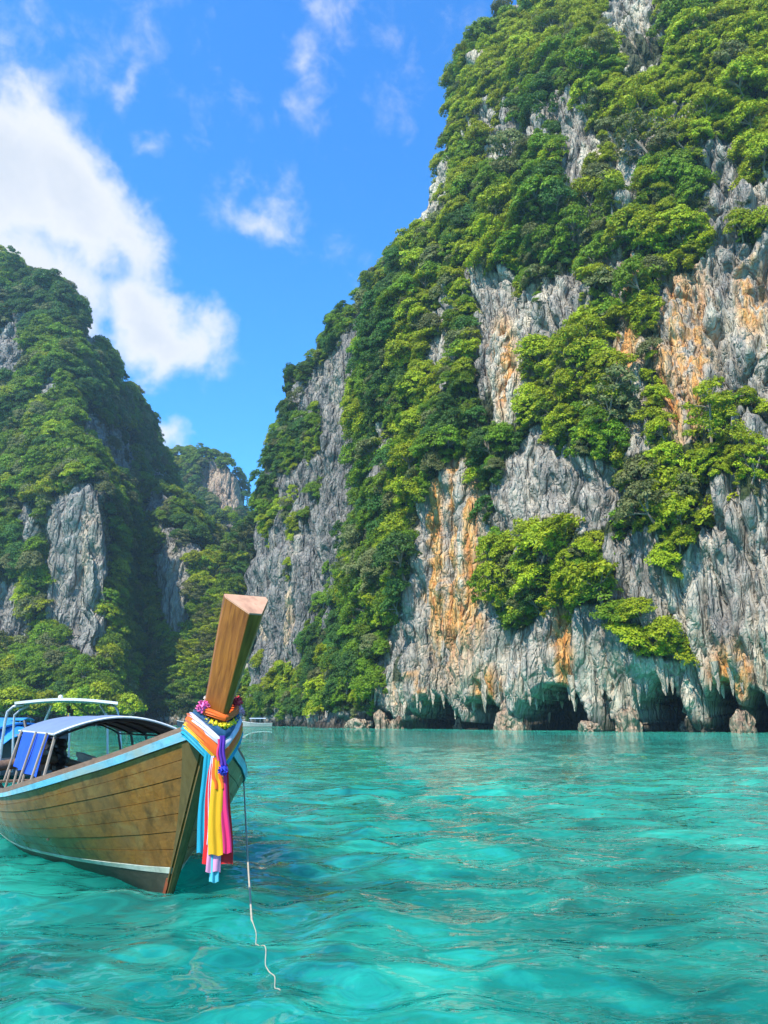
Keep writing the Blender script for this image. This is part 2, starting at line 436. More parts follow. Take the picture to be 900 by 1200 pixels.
sx = np.gradient(wx)[None, :] + 0 * YY; sy = np.gradient(wy)[:, None] + 0 * XX
ZZ = water_z(XX, YY, np.maximum(sx, sy))
Vw = np.stack([XX, YY, ZZ], -1).reshape(-1, 3)
water = link(bpy.data.objects.new('water', np_mesh('water', Vw, grid_quads(len(wy), len(wx)), M_water)))
tag(water, 'turquoise rippled lagoon water', 'water', kind='structure')
print('water verts', len(Vw))

# ------------------------------------------------------------------ cliffs: lofted from the waterline up, then carved
class Mass: pass
def resample(pts, n):
    pts = np.array(pts); d = np.r_[0, np.cumsum(np.linalg.norm(np.diff(pts, axis=0), axis=1))]
    t = np.linspace(0, d[-1], n)
    return np.stack([np.interp(t, d, pts[:, k]) for k in range(3)], -1)
def loft(cols, nr, nc, back=70, nback=14):
    """cols: (x0, Y0, [(x, y, Y), ...]): waterline column at depth Y0, then photo pixels with their depth, bottom to top"""
    G = []; Bk = []
    for x0, Y0, rows in cols:
        p = [at_base(x0, Y0, -3.0), at_base(x0, Y0 + 0.3, 0.5)] + [at(*r) for r in rows]
        G.append(resample(p, 12))
        top = np.array(p[-1]); away = top * [1, 1, 0]; away /= np.linalg.norm(away)
        Bk.append([top + away * back * 0.35 + [0, 0, 2], top + away * back - [0, 0, 0.25 * top[2]], top + away * back * 1.6 - [0, 0, 1.02 * top[2]]])
    G = np.array(G).transpose(1, 0, 2); Bk = np.array(Bk).transpose(1, 0, 2)
    full = np.concatenate([G, Bk], 0)                       # 15 x C x 3
    tr = np.r_[np.linspace(0, 11, nr), np.linspace(11, 14, nback + 1)[1:]]
    S = catmull(full, tr)
    S = catmull(S.transpose(1, 0, 2), np.linspace(0, len(cols) - 1, nc)).transpose(1, 0, 2)
    m = Mass(); m.S = S; m.nr = nr; m.nc = nc
    m.N = grid_normals(S); return m
def grid_normals(S):
    N = np.cross(np.gradient(S, axis=1), np.gradient(S, axis=0))
    N /= np.maximum(np.linalg.norm(N, axis=2, keepdims=True), 1e-9)
    return N
def carve(m, k=1.0, amp=1.0, caves=None):
    S, N = m.S, m.N
    X, Y, Z = S[..., 0] / k, S[..., 1] / k, S[..., 2] / k
    wxp = X + 3.0 * fbm(X * .05, Y * .05, Z * .03, 3); wyp = Y + 3.0 * fbm(X * .05 + 9, Y * .05, Z * .03 + 4, 3)
    big = fbm(X * 0.028, Y * 0.028, Z * 0.022, 4)
    fl = fbm(wxp * 0.17, wyp * 0.17, Z * 0.016, 4, 0.55)
    rid = 1 - np.abs(fbm(wxp * 0.30 + 40, wyp * 0.30, Z * 0.022, 3, 0.5)) * 2.4
    rid = np.clip(rid, 0, 1) ** 3
    led = fbm(X * 0.06, Y * 0.06, Z * 0.16 + 20, 3)
    blk = np.round(fbm(wxp * 0.22, wyp * 0.22, Z * 0.10, 2) * 4) / 4
    fine = fbm(wxp * 0.9, wyp * 0.9, Z * 0.28, 4, 0.6)
    rf = np.abs(fbm(wxp * 0.42 + 3, wyp * 0.42, Z * 0.09, 3, 0.55))
    d = 6.5 * big + 3.4 * fl - 2.6 * rid + 1.9 * led + 1.3 * blk + 0.9 * fine - 2.6 * np.clip(0.22 - rf, 0, 1) / 0.22 * 0.55 + 1.6 * rf
    d *= k * amp
    Nh = N * [1, 1, 0.35]; Nh /= np.maximum(np.linalg.norm(Nh, axis=2, keepdims=True), 1e-6)
    fade = np.ones(S.shape[:2]); fade[m.nr:, :] = np.linspace(1, 0.3, S.shape[0] - m.nr)[:, None]
    P = S + Nh * (d * fade)[..., None]
    if caves is not None:
        cd = caves(P); m.cave = cd; P = P - (Nh * [1, 1, 0]) * cd[..., None]
    m.P = P; m.fn = grid_normals(P); m.flute = fl; m.fineN = fine
    m.px, m.py, m.dep = proj(P)
    return m
def soft_poly(m, polys, warp=14, k=1.0, dy=0):
    X, Y, Z = m.P[..., 0] / k, m.P[..., 1] / k, m.P[..., 2] / k
    wx_ = m.px + warp * 2 * fbm(X * .11, Y * .11, Z * .07, 3); wy_ = m.py + dy + warp * 2 * fbm(X * .11 + 31, Y * .11, Z * .07, 3)
    r = np.zeros(m.px.shape)
    for p in polys: r = np.maximum(r, in_poly(wx_, wy_, p))
    return r
def finish(m, name, mat, veg, stain, pale, label, plantable=None):
    R, C = m.px.shape
    wet_shade = sstep(2.6, 0.9, m.P[..., 2] + 1.8 * fbm(m.P[..., 0] * .5, m.P[..., 1] * .5, m.P[..., 2] * .3, 3)) * 0.9
    if hasattr(m, 'cave'): wet_shade = np.maximum(wet_shade, sstep(2.0, 5.5, m.cave) * 0.92)  # deep cave rock coloured dark too: shade put into the base colour
    me = np_mesh(name, m.P.reshape(-1, 3), grid_quads(R, C), mat, smooth=True)
    for an, arr in (('veg', veg), ('stain', stain), ('pale', pale), ('wet_shade', wet_shade)):
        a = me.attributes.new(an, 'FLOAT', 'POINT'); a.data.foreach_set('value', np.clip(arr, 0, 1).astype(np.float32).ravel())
    o = link(bpy.data.objects.new(name, me)); tag(o, label, 'cliff', kind='structure'); m.obj = o; m.veg = veg if plantable is None else plantable
    return o

# --- near cliff on the right
A = loft([
    (386, 232, [(410, 760, 232), (423, 650, 232), (446, 560, 232), (458, 450, 232), (478, 340, 232), (508, 260, 232), (538, 150, 232), (578, 60, 236), (643, 10, 238)]),
    (362, 184, [(392, 760, 184), (406, 660, 184), (429, 560, 184), (442, 450, 186), (462, 340, 188), (496, 255, 189), (518, 200, 190), (528, 140, 192), (556, 70, 194), (610, 8, 198)]),
    (415, 166, [(428, 760, 166), (446, 660, 165), (462, 560, 165), (480, 450, 167), (498, 340, 170), (522, 255, 173), (550, 180, 176), (580, 110, 180), (622, 40, 184), (665, -30, 190)]),
    (470, 153, [(474, 760, 151), (486, 660, 151), (502, 560, 151), (520, 450, 153), (538, 340, 156), (560, 240, 160), (590, 140, 165), (630, 50, 171), (700, -70, 180)]),
    (560, 138, [(562, 760, 135), (566, 660, 135), (574, 560, 136), (585, 450, 139), (600, 340, 143), (618, 230, 148), (645, 120, 154), (690, 10, 161), (740, -100, 170)]),
    (660, 125, [(660, 760, 122), (662, 660, 122), (666, 560, 123), (672, 450, 127), (682, 340, 131), (695, 230, 137), (715, 120, 143), (745, 10, 150), (790, -110, 160)]),
    (770, 114, [(770, 760, 111), (770, 660, 111), (772, 560, 112), (775, 450, 116), (780, 340, 121), (788, 230, 127), (800, 120, 133), (822, 10, 140), (855, -110, 150)]),
    (890, 105, [(890, 760, 102), (890, 660, 102), (890, 560, 103), (890, 450, 107), (892, 340, 112), (895, 230, 118), (902, 120, 125), (915, 10, 132), (940, -110, 142)]),
    (1020, 97, [(1020, 760, 94), (1020, 660, 94), (1020, 560, 95), (1018, 450, 99), (1016, 340, 104), (1014, 230, 110), (1014, 120, 117), (1018, 10, 124), (1030, -110, 134)]),
    (1260, 82, [(1260, 760, 80), (1255, 660, 80), (1245, 560, 82), (1235, 450, 86), (1225, 340, 91), (1215, 230, 97), (1205, 120, 104), (1200, 10, 111), (1195, -110, 121)]),
], 440, 400)
CAVES = [(395, 16, 2.0), (436, 22, 3.0), (505, 30, 4.6), (562, 26, 4.2), (645, 42, 5.2), (703, 12, 4.4), (772, 28, 5.2), (846, 20, 5.0), (885, 16, 4.0), (960, 40, 4), (1060, 40, 4)]
def cavesA(P):
    px, py, dep = proj(P); Z = P[..., 2]
    X, Y = P[..., 0], P[..., 1]
    jag = fbm(X * 0.55, Y * 0.55, Z * 0.12, 3)
    notch = sstep(4.2, 1.0, Z + 2.2 * jag) * 1.3
    r = notch
    for cx, hw, hz in CAVES:
        q = ((px + 6 * jag - cx) / hw)
        top = hz * 1.32 * np.sqrt(np.clip(1 - q * q, 0, 1)) + 0.5 * jag
        r = np.maximum(r, sstep(0.5, -0.9, Z - top) * (np.abs(q) < 1) * 13.0)
    return r * sstep(380, 440, px)
carve(A, 1.0, 1.0, cavesA)
RA = [[(500, 560), (545, 535), (560, 600), (578, 690), (600, 740), (590, 800), (640, 870), (425, 870), (452, 780), (470, 690), (482, 620)],
      [(705, -40), (790, -40), (782, 50), (752, 92), (735, 78), (712, 60)],
      [(722, 150), (762, 150), (752, 260), (744, 350), (750, 440), (768, 525), (738, 525), (722, 440), (712, 330), (718, 250)],
      [(762, 325), (832, 335), (838, 420), (830, 492), (790, 515), (758, 430)],
      [(552, 325), (600, 322), (636, 375), (628, 440), (600, 520), (566, 500), (554, 400)],
      [(628, 330), (692, 318), (682, 380), (640, 402)],
      [(610, 525), (700, 530), (752, 550), (748, 612), (680, 630), (614, 598)],
      [(425, 870), (600, 745), (640, 708), (700, 712), (745, 770), (790, 778), (850, 745), (1300, 700), (1300, 900), (425, 900)],
      [(868, 300), (1000, 290), (1000, 385), (880, 392)], [(812, 160), (868, 150), (885, 245), (832, 232)],
      [(700, 640), (770, 620), (780, 680), (720, 700)], [(500, 170), (520, 170), (516, 235), (496, 240)]]
rockA = soft_poly(A, RA, 13); rockAp = np.maximum(rockA, soft_poly(A, RA, 13, dy=-26))
noiseA = fbm(A.P[..., 0] * .07, A.P[..., 1] * .07, A.P[..., 2] * .05, 3)
vegA = (1 - rockA) * (noiseA < 0.155) * (A.P[..., 2] > 3.5)
vegA = np.maximum(vegA, ((noiseA < -0.38) & (A.P[..., 2] > 9)) * 0.9)
strk = fbm(A.P[..., 0] * .5, A.P[..., 1] * .5, A.P[..., 2] * .025, 3)
OA = [(525, 640, 46, 150), (545, 690, 30, 70), (500, 610, 30, 60), (800, 420, 40, 110), (735, 400, 16, 70), (740, 300, 12, 60), (590, 430, 16, 60), (570, 810, 20, 30), (640, 650, 30, 40), (880, 340, 20, 60), (480, 810, 20, 30), (660, 760, 14, 60), (860, 790, 30, 40)]
stainA = np.zeros(A.px.shape)
for ox, oy, orx, ory in OA:
    stainA = np.maximum(stainA, np.clip(1.25 - np.hypot((A.px - ox) / orx, (A.py - oy) / ory), 0, 1))
stainA = np.clip(stainA * 1.6, 0, 1) * sstep(-0.22, 0.12, strk)
stainA[A.py > 836] *= 0.4
paleA = np.clip(sstep(0.05, 0.45, fbm(A.P[..., 0] * .1 + 5, A.P[..., 1] * .1, A.P[..., 2] * .03, 3)) + 0.7 * stainA, 0, 1)
for ox, oy, orx, ory in [(520, 680, 70, 170), (580, 800, 120, 50), (800, 420, 60, 120), (745, 380, 30, 140), (720, 790, 160, 50)]:
    paleA = np.maximum(paleA, np.clip(1.1 - np.hypot((A.px - ox) / orx, (A.py - oy) / ory), 0, 1) * sstep(-0.4, 0.3, strk))
finish(A, 'limestone_cliff', M_rockA, vegA, stainA, paleA, 'sheer limestone cliff with orange streaks, hanging green trees and sea caves at its foot', vegA * (1 - rockAp))

# --- grey bluff behind it
B = loft([
    (312, 330, [(322, 774, 330), (322, 654, 330), (328, 574, 330), (340, 514, 330), (360, 464, 332), (382, 429, 334)]),
    (297, 262, [(306, 794, 262), (305, 714, 262), (309, 634, 263), (315, 574, 264), (322, 524, 266), (332, 476, 268), (348, 444, 270)]),
    (318, 240, [(328, 794, 238), (328, 714, 238), (332, 634, 239), (338, 564, 241), (348, 494, 244), (360, 444, 248), (378, 406, 252)]),
    (352, 224, [(362, 794, 222), (364, 714, 222), (368, 634, 223), (374, 554, 226), (384, 474, 230), (396, 414, 234), (412, 364, 238)]),
    (395, 212, [(406, 794, 210), (408, 714, 210), (412, 634, 211), (418, 554, 214), (428, 454, 218), (440, 374, 224), (456, 306, 230)]),
    (445, 203, [(456, 794, 202), (458, 714, 202), (462, 614, 203), (470, 514, 207), (480, 414, 212), (492, 334, 218), (506, 260, 224)]),
    (520, 198, [(530, 794, 198), (530, 674, 198), (535, 574, 200), (542, 454, 206), (552, 354, 212), (570, 244, 220)]),
], 250, 200, back=90)
carve(B, 1.15, 0.95)
VB = [[(300, 480), (320, 425), (385, 355), (445, 270), (490, 250), (505, 300), (465, 335), (415, 352), (402, 395), (366, 430), (345, 478), (325, 500)],
      [(312, 505), (348, 482), (378, 490), (372, 532), (330, 562), (310, 545)], [(420, 385), (480, 375), (500, 480), (445, 515), (422, 490)],
      [(295, 560), (326, 560), (322, 612), (296, 602)], [(345, 790), (378, 720), (405, 650), (428, 560), (480, 500), (520, 870), (345, 870)],
      [(290, 785), (330, 780), (362, 800), (352, 850), (290, 850)]]
vegB = soft_poly(B, VB, 10)
nB = fbm(B.P[..., 0] * .06, B.P[..., 1] * .06, B.P[..., 2] * .06, 3)
vegB = np.maximum(vegB * (nB < 0.3), (nB < -0.50) * 0.9) * (B.P[..., 2] > 3)
vegB[B.nr:, :] = 1
strkB = fbm(B.P[..., 0] * .35, B.P[..., 1] * .35, B.P[..., 2] * .02, 3)
paleB = sstep(0.05, 0.5, strkB) * np.clip(1.2 - np.hypot((B.px - 325) / 60, (B.py - 700) / 160), 0, 1) + 0.6 * np.clip(1.2 - np.hypot((B.px - 385) / 22, (B.py - 440) / 50), 0, 1) * sstep(0, .3, strkB)
stainB = 0.55 * sstep(0.1, 0.5, strkB) * np.clip(1.2 - np.hypot((B.px - 330) / 40, (B.py - 740) / 90), 0, 1)
finish(B, 'grey_bluff', M_rockB, vegB, stainB, paleB, 'dark grey rock bluff with a wooded rim behind the orange streaked cliff')

# --- low wooded spur running down to the water
Cm = loft([
    (360, 330, [(350, 800, 335), (345, 700, 345), (345, 640, 352), (345, 590, 360)]),
    (305, 285, [(304, 810, 292), (303, 740, 300), (302, 670, 312), (302, 612, 322)]),
    (270, 275, [(270, 815, 282), (268, 760, 292), (268, 700, 304), (270, 648, 316)]),
    (235, 278, [(234, 818, 285), (232, 780, 296), (228, 735, 310), (228, 690, 324)]),
    (200, 288, [(198, 822, 294), (192, 800, 306), (188, 770, 318), (188, 742, 330)]),
    (165, 300, [(162, 828, 306), (158, 815, 314), (152, 800, 324), (150, 788, 334)]),
    (120, 315, [(118, 834, 320), (112, 828, 326), (106, 822, 334), (100, 815, 345)]),
    (60, 330, [(60, 838, 334), (55, 836, 338), (48, 834, 344), (40, 832, 352)]),
], 110, 120, back=60)
carve(Cm, 1.2, 0.55)
nC = fbm(Cm.P[..., 0] * .08, Cm.P[..., 1] * .08, Cm.P[..., 2] * .06, 3)
vegC = (nC < 0.42) * (Cm.P[..., 2] > 3.0) * 1.0
finish(Cm, 'wooded_spur', M_rockD, vegC, np.zeros(Cm.px.shape), 0.3 * sstep(0, .4, nC), 'low wooded spur sloping down to the water behind the bow')

# --- left mountain, its shaded gully, second spur and the far hill
D1 = loft([
    (-330, 250, [(-330, 800, 270), (-330, 640, 285), (-330, 500, 310), (-330, 380, 340), (-330, 300, 370)]),
    (-160, 245, [(-160, 800, 265), (-160, 680, 282), (-160, 560, 300), (-150, 420, 330), (-140, 330, 352), (-140, 285, 370)]),
    (-20, 240, [(-20, 800, 262), (-20, 760, 275), (-18, 680, 284), (-14, 560, 298), (-8, 440, 322), (-3, 345, 342), (-2, 305, 356)]),
    (30, 240, [(30, 800, 260), (30, 765, 274), (32, 680, 278), (34, 590, 284), (34, 500, 302), (36, 400, 328), (36, 330, 348)]),
    (78, 240, [(78, 800, 258), (78, 770, 266), (80, 680, 268), (82, 570, 272), (78, 490, 294), (76, 410, 322), (78, 345, 346)]),
    (122, 244, [(122, 800, 256), (122, 765, 262), (124, 680, 264), (124, 585, 269), (112, 510, 296), (104, 445, 326), (100, 385, 348)]),
    (142, 270, [(142, 800, 286), (144, 750, 296), (144, 680, 300), (142, 600, 308), (132, 540, 326), (124, 480, 346), (118, 425, 362)]),
    (168, 320, [(166, 800, 330), (168, 750, 338), (166, 690, 346), (160, 620, 356), (152, 560, 366), (146, 510, 374), (142, 458, 384)]),
    (205, 372, [(205, 800, 380), (204, 750, 388), (196, 690, 396), (186, 620, 402), (178, 570, 406), (172, 530, 410), (170, 488, 416)]),
    (250, 410, [(246, 800, 414), (240, 750, 420), (230, 700, 426), (222, 650, 430), (214, 610, 434), (208, 580, 438), (206, 552, 442)]),
    (300, 450, [(292, 800, 452), (286, 770, 456), (276, 740, 460), (266, 715, 464), (256, 690, 468), (248, 670, 472), (242, 655, 480)]),
], 260, 250, back=110)
carve(D1, 1.5, 0.9)
RD = [[(55, 590), (98, 563), (124, 580), (128, 700), (120, 765), (70, 770), (55, 700)], [(-40, 365), (25, 358), (34, 400), (28, 442), (-40, 448)],
      [(82, 478), (120, 498), (142, 560), (128, 580), (95, 512)], [(-40, 682), (30, 690), (42, 765), (-40, 765)], [(100, 370), (112, 400), (104, 420), (92, 390)],
      [(128, 500), (165, 520), (172, 560), (140, 545)], [(20, 590), (45, 600), (40, 650), (18, 640)]]
nD = fbm(D1.P[..., 0] * .035, D1.P[..., 1] * .035, D1.P[..., 2] * .03, 3)
rockD = np.maximum(soft_poly(D1, RD, 8, 1.5), soft_poly(D1, RD, 8, 1.5, dy=-9)) * (nD > -0.32)
vegD = (1 - rockD) * (nD < 0.38) * (D1.P[..., 2] > 1.5)
strkD = fbm(D1.P[..., 0] * .25, D1.P[..., 1] * .25, D1.P[..., 2] * .015, 3)
paleD = np.clip(1.2 - np.hypot((D1.px - 95) / 45, (D1.py - 670) / 110), 0, 1) * sstep(-0.3, 0.3, strkD) * 0.6
stainD = 0.35 * sstep(0.15, 0.5, strkD) * np.clip(1.2 - np.hypot((D1.px - 110) / 30, (D1.py - 660) / 100), 0, 1)
finish(D1, 'wooded_mountain', M_rockD, vegD, stainD, paleD, 'tall wooded limestone mountain with pale rock face and shaded gully')

D2 = loft([
    (140, 372, [(140, 800, 377), (142, 700, 382), (142, 620, 388), (140, 580, 392), (138, 560, 398)]),
    (165, 324, [(166, 800, 328), (168, 720, 332), (166, 640, 340), (162, 590, 352), (160, 566, 362)]),
    (200, 304, [(200, 800, 307), (202, 720, 310), (200, 640, 318), (196, 600, 332), (192, 575, 344)]),
    (228, 310, [(228, 800, 312), (230, 720, 315), (230, 660, 322), (226, 620, 336), (222, 598, 348)]),
    (246, 347, [(246, 800, 350), (248, 720, 354), (248, 680, 360), (248, 645, 368), (246, 625, 376)]),
    (268, 357, [(268, 800, 360), (268, 720, 364), (268, 680, 370), (268, 640, 380), (266, 615, 388)]),
    (300, 382, [(300, 800, 386), (300, 720, 392), (300, 690, 398), (300, 660, 404), (300, 632, 412)]),
], 150, 120, back=60)
carve(D2, 1.5, 0.7)
RD2 = [[(180, 650), (214, 655), (226, 700), (218, 760), (196, 760), (182, 690)], [(150, 612), (168, 622), (165, 690), (150, 680)]]
nD2 = fbm(D2.P[..., 0] * .035 + 7, D2.P[..., 1] * .035, D2.P[..., 2] * .03, 3)
rockD2 = soft_poly(D2, RD2, 7, 1.5) * (nD2 > -0.3)
finish(D2, 'wooded_knoll', M_rockD, (1 - rockD2) * (nD2 < 0.4), np.zeros(D2.px.shape), 0.3 * rockD2, 'rounded wooded knoll standing in the gully of the mountain')

E = loft([
    (120, 560, [(120, 760, 565), (122, 680, 572), (124, 600, 580), (128, 545, 590)]),
    (190, 550, [(190, 760, 555), (190, 680, 562), (190, 600, 570), (190, 538, 580)]),
    (235, 545, [(235, 760, 550), (235, 680, 556), (236, 600, 562), (236, 530, 572)]),
    (268, 545, [(268, 760, 550), (268, 680, 554), (268, 600, 560), (268, 540, 568)]),
    (286, 560, [(286, 760, 564), (286, 680, 568), (286, 620, 574), (285, 572, 580)]),
    (294, 600, [(294, 760, 604), (294, 680, 608), (294, 640, 614), (293, 608, 620)]),
    (330, 660, [(330, 760, 664), (330, 700, 668), (330, 670, 674), (328, 640, 680)]),
], 110, 110, back=110)
carve(E, 1.8, 0.7)
RE = [[(228, 548), (276, 548), (292, 606), (262, 604), (236, 580)]]
nE = fbm(E.P[..., 0] * .03, E.P[..., 1] * .03, E.P[..., 2] * .03, 3)
rockE = soft_poly(E, RE, 6, 1.5)
finish(E, 'far_hill', M_rockD, (1 - rockE) * (nE < 0.42), 0.25 * rockE, 0.2 * rockE, 'hazy far hill with a bare grey brown rock face')
MASSES = [A, B, Cm, D1, D2, E]
# the bottom shelves up towards the cliff foot: how shallow each patch of water is
SH = np.concatenate([m.P[(np.abs(m.P[..., 2]) < 2.0) & (m.px > 280) & (m.px < 1300)][::7, :2] for m in (A, B)])
az = np.arctan2(SH[:, 0], SH[:, 1]); rad_ = np.hypot(SH[:, 0], SH[:, 1]); bins = np.linspace(az.min(), az.max(), 60)
rb_ = np.array([np.median(rad_[np.abs(az - b) < 0.03]) if np.any(np.abs(az - b) < 0.03) else np.nan for b in bins]); ok_ = ~np.isnan(rb_)
wa = np.arctan2(Vw[:, 0], np.maximum(Vw[:, 1], 0.01)); dsh = np.interp(wa, bins[ok_], rb_[ok_]) - np.hypot(Vw[:, 0], Vw[:, 1])
at_ = water.data.attributes.new('shallow', 'FLOAT', 'POINT'); at_.data.foreach_set('value', np.clip(1 - dsh / 70.0, 0, 1).astype(np.float32))

# coarse depth buffer so that nothing is planted where rock hides it
ZB = np.full((170, 120), 1e9)
for m in MASSES:
    ix = np.clip(((m.px + 60) / 8.5).astype(int), 0, 119).ravel(); iy = np.clip(((m.py + 140) / 8).astype(int), 0, 169).ravel()
    ok = ((m.px > -60) & (m.px < 960) & (m.py > -140) & (m.py < 1200)).ravel()
    np.minimum.at(ZB, (iy[ok], ix[ok]), m.dep.ravel()[ok])

# ------------------------------------------------------------------ tree and shrub prototypes (unit crown radius)
def leaf_mesh(name, lobes, per, size, seed, mat, droop=0.0):
    r = np.random.default_rng(seed); V = []; T = []
    for (c, lr, ft) in lobes:
        n = int(per * (lr / 0.35) ** 1.6)
        d = r.normal(size=(n, 3)); d /= np.linalg.norm(d, axis=1, keepdims=True)
        d[:, 2] = np.where(d[:, 2] < -0.25, -d[:, 2] * 0.6, d[:, 2])
        rad = lr * (1 - 0.45 * r.random(n) ** 2)[:, None] * [1, 1, 0.78]
        P = np.asarray(c) + d * rad * (0.86 + 0.28 * r.random((n, 1)))
        nm = d + 0.55 * r.normal(size=(n, 3)) + [0, 0, 0.45]; nm /= np.linalg.norm(nm, axis=1, keepdims=True)
        a = np.cross(nm, r.normal(size=(n, 3))); a /= np.maximum(np.linalg.norm(a, axis=1, keepdims=True), 1e-6); b = np.cross(nm, a)
        s = size * (0.6 + 0.8 * r.random((n, 1)))
        q = np.stack([P - a * s - b * s * .15, P + b * s * .62 - nm * s * .12 , P + a * s + b * s * .1, P - b * s * .62 - nm * s * .12], 1)
        q[:, :, 2] -= droop * r.random((n, 1))
        V.append(q.reshape(-1, 3)); T.append(np.clip(ft + 0.22 * r.normal(size=n), 0, 1))
    V = np.concatenate(V); T = np.concatenate(T)
    me = np_mesh(name, V, np.arange(len(V)).reshape(-1, 4), mat, smooth=False)
    a = me.attributes.new('tint', 'FLOAT', 'FACE'); a.data.foreach_set('value', T.astype(np.float32)[:len(me.polygons)])
    return me
def tree_shape(seed, kind):
    r = np.random.default_rng(seed); lobes = []; limbs = []
    if kind == 'tree':
        hc = 1.25; n = 24
        for i in range(n):
            th = 2.4 * i + r.uniform(-.4, .4); u = (i + 0.5) / n
            rad = 0.92 * math.sqrt(u) * r.uniform(.75, 1.08)
            z = hc + 0.62 * (1 - u) * r.uniform(.5, 1.1) - 0.28 * u * r.uniform(0, 1.4)
            lobes.append(((rad * math.cos(th), rad * math.sin(th), z), r.uniform(.20, .40), r.uniform(.1, .95)))
        trunk = [(0, 0, -0.35), (r.uniform(-.08, .08), r.uniform(-.08, .08), .4), (r.uniform(-.12, .12), r.uniform(-.12, .12), .8)]
        for k in range(0, n, 3): limbs.append((trunk[2], lobes[k][0]))
        tr = 0.075
    elif kind == 'tall':
        n = 26
        for i in range(n):
            u = (i + 0.5) / n; th = 2.4 * i; z = 0.7 + 1.9 * u
            rad = (0.75 * math.sin(math.pi * min(1, 0.25 + 0.75 * u)) + .12) * r.uniform(.5, 1.1)
            lobes.append(((rad * math.cos(th), rad * math.sin(th), z + r.uniform(-.1, .1)), r.uniform(.18, .34), r.uniform(.1, .95)))
        trunk = [(0, 0, -0.35), (r.uniform(-.06, .06), r.uniform(-.06, .06), .8), (r.uniform(-.1, .1), r.uniform(-.1, .1), 1.7)]
        for k in range(0, n, 3): limbs.append((trunk[1] if k < n / 2 else trunk[2], lobes[k][0]))
        tr = 0.06
    elif kind == 'shrub':
        n = 12
        for i in range(n):
            th = 2.4 * i + r.uniform(-.5, .5); u = (i + .5) / n; rad = .75 * math.sqrt(u)
            lobes.append(((rad * math.cos(th), rad * math.sin(th), .45 + .35 * (1 - u) * r.uniform(.4, 1.2) - .25 * u * r.random()), r.uniform(.24, .42), r.uniform(.1, .95)))
        trunk = [(0, 0, -.3), (0, 0, .1), (0.03, .02, .3)]
        for k in range(0, n, 2): limbs.append((trunk[1], lobes[k][0]))
        tr = 0.05
    else:                                       # hanging creeper: lobes stepping out and down
        n = 16
        for i in range(n):
            u = (i + .5) / n
            lobes.append(((.25 + .55 * math.sin(u * 2.2) * r.uniform(.6, 1.1), r.uniform(-.5, .5) * (1 - .4 * u), .35 - 1.7 * u * r.uniform(.7, 1.1)), r.uniform(.18, .34), r.uniform(.1, .95)))
        trunk = [(-.35, 0, .0), (.05, 0, .12), (.35, 0, .1)]
        for k in range(0, n, 3): limbs.append((trunk[2], lobes[k][0]))
        tr = 0.04
    mb = MB(); mb.tube(trunk, [tr, tr * .75, tr * .5], 6)
    for a, b in limbs:
        a = Vector(a); b = Vector(b); mid = a.lerp(b, .5) + Vector((r.uniform(-.05, .05), r.uniform(-.05, .05), .06))
        mb.tube([a, mid, b], [tr * .45, tr * .3, tr * .14], 4)
    return lobes, mesh_from('trunk', mb.v, mb.f, M_bark, True)
KINDS = ['tree', 'tree', 'tall', 'tree', 'shrub', 'shrub', 'creeper']
PROTO = []
for si, kd in enumerate(KINDS):
    lobes, tm = tree_shape(100 + si, kd)
    PROTO.append((kd, tm, [leaf_mesh('crown', lobes, 118, 0.062, 50 + si, LEAF[c], 0.0) for c in range(4)]))
bush_lobes = [((0.5 * math.cos(k * 2.1), 0.5 * math.sin(k * 2.1), .15 + .1 * (k % 3)), .5, .15 + .2 * (k % 4)) for k in range(5)]
BUSH = [leaf_mesh('bush', bush_lobes, 48, 0.16, 70 + c, LEAF[c]) for c in range(4)]

# ------------------------------------------------------------------ planting
def sample(m, n, cond=None, seed=0):
    r = np.random.default_rng(seed)
    R, C = m.px.shape
    i = r.integers(2, m.nr + 6, n * 6); j = r.integers(1, C - 1, n * 6)
    i = np.minimum(i, R - 2)
    P = m.P[i, j]; N = m.fn[i, j]; px, py, dep = m.px[i, j], m.py[i, j], m.dep[i, j]
    ar = np.linalg.norm(np.cross(m.P[i + 1, j] - m.P[i, j], m.P[i, j + 1] - m.P[i, j]), axis=1)
    keep = (r.random(n * 6) < ar / np.quantile(ar, 0.97)) & (r.random(n * 6) < m.veg[i, j])
    keep &= (px > -420) & (px < 1300) & (py > -150)
    zb = ZB[np.clip(((py + 140) / 8).astype(int), 0, 169), np.clip(((px + 60) / 8.5).astype(int), 0, 119)]
    keep &= (dep < zb + 16) | (px < -50) | (px > 950) | (py < -130)
    k = np.nonzero(keep)[0][:n]
    return P[k], N[k], px[k], py[k], dep[k]
def thin(P, rad):
    cell = {}; keep = []
    for q in range(len(P)):
        r = rad[q]; c = tuple((P[q] // 4).astype(int)); ok = True
        for dx in (-1, 0, 1):
            for dy in (-1, 0, 1):
                for dz in (-1, 0, 1):
                    for o in cell.get((c[0] + dx, c[1] + dy, c[2] + dz), ()):
                        if np.sum((P[o] - P[q]) ** 2) < (0.5 * (r + rad[o])) ** 2: ok = False; break
                    if not ok: break
                if not ok: break
            if not ok: break
        if ok: cell.setdefault(c, []).append(q); keep.append(q)
    return np.array(keep, int)

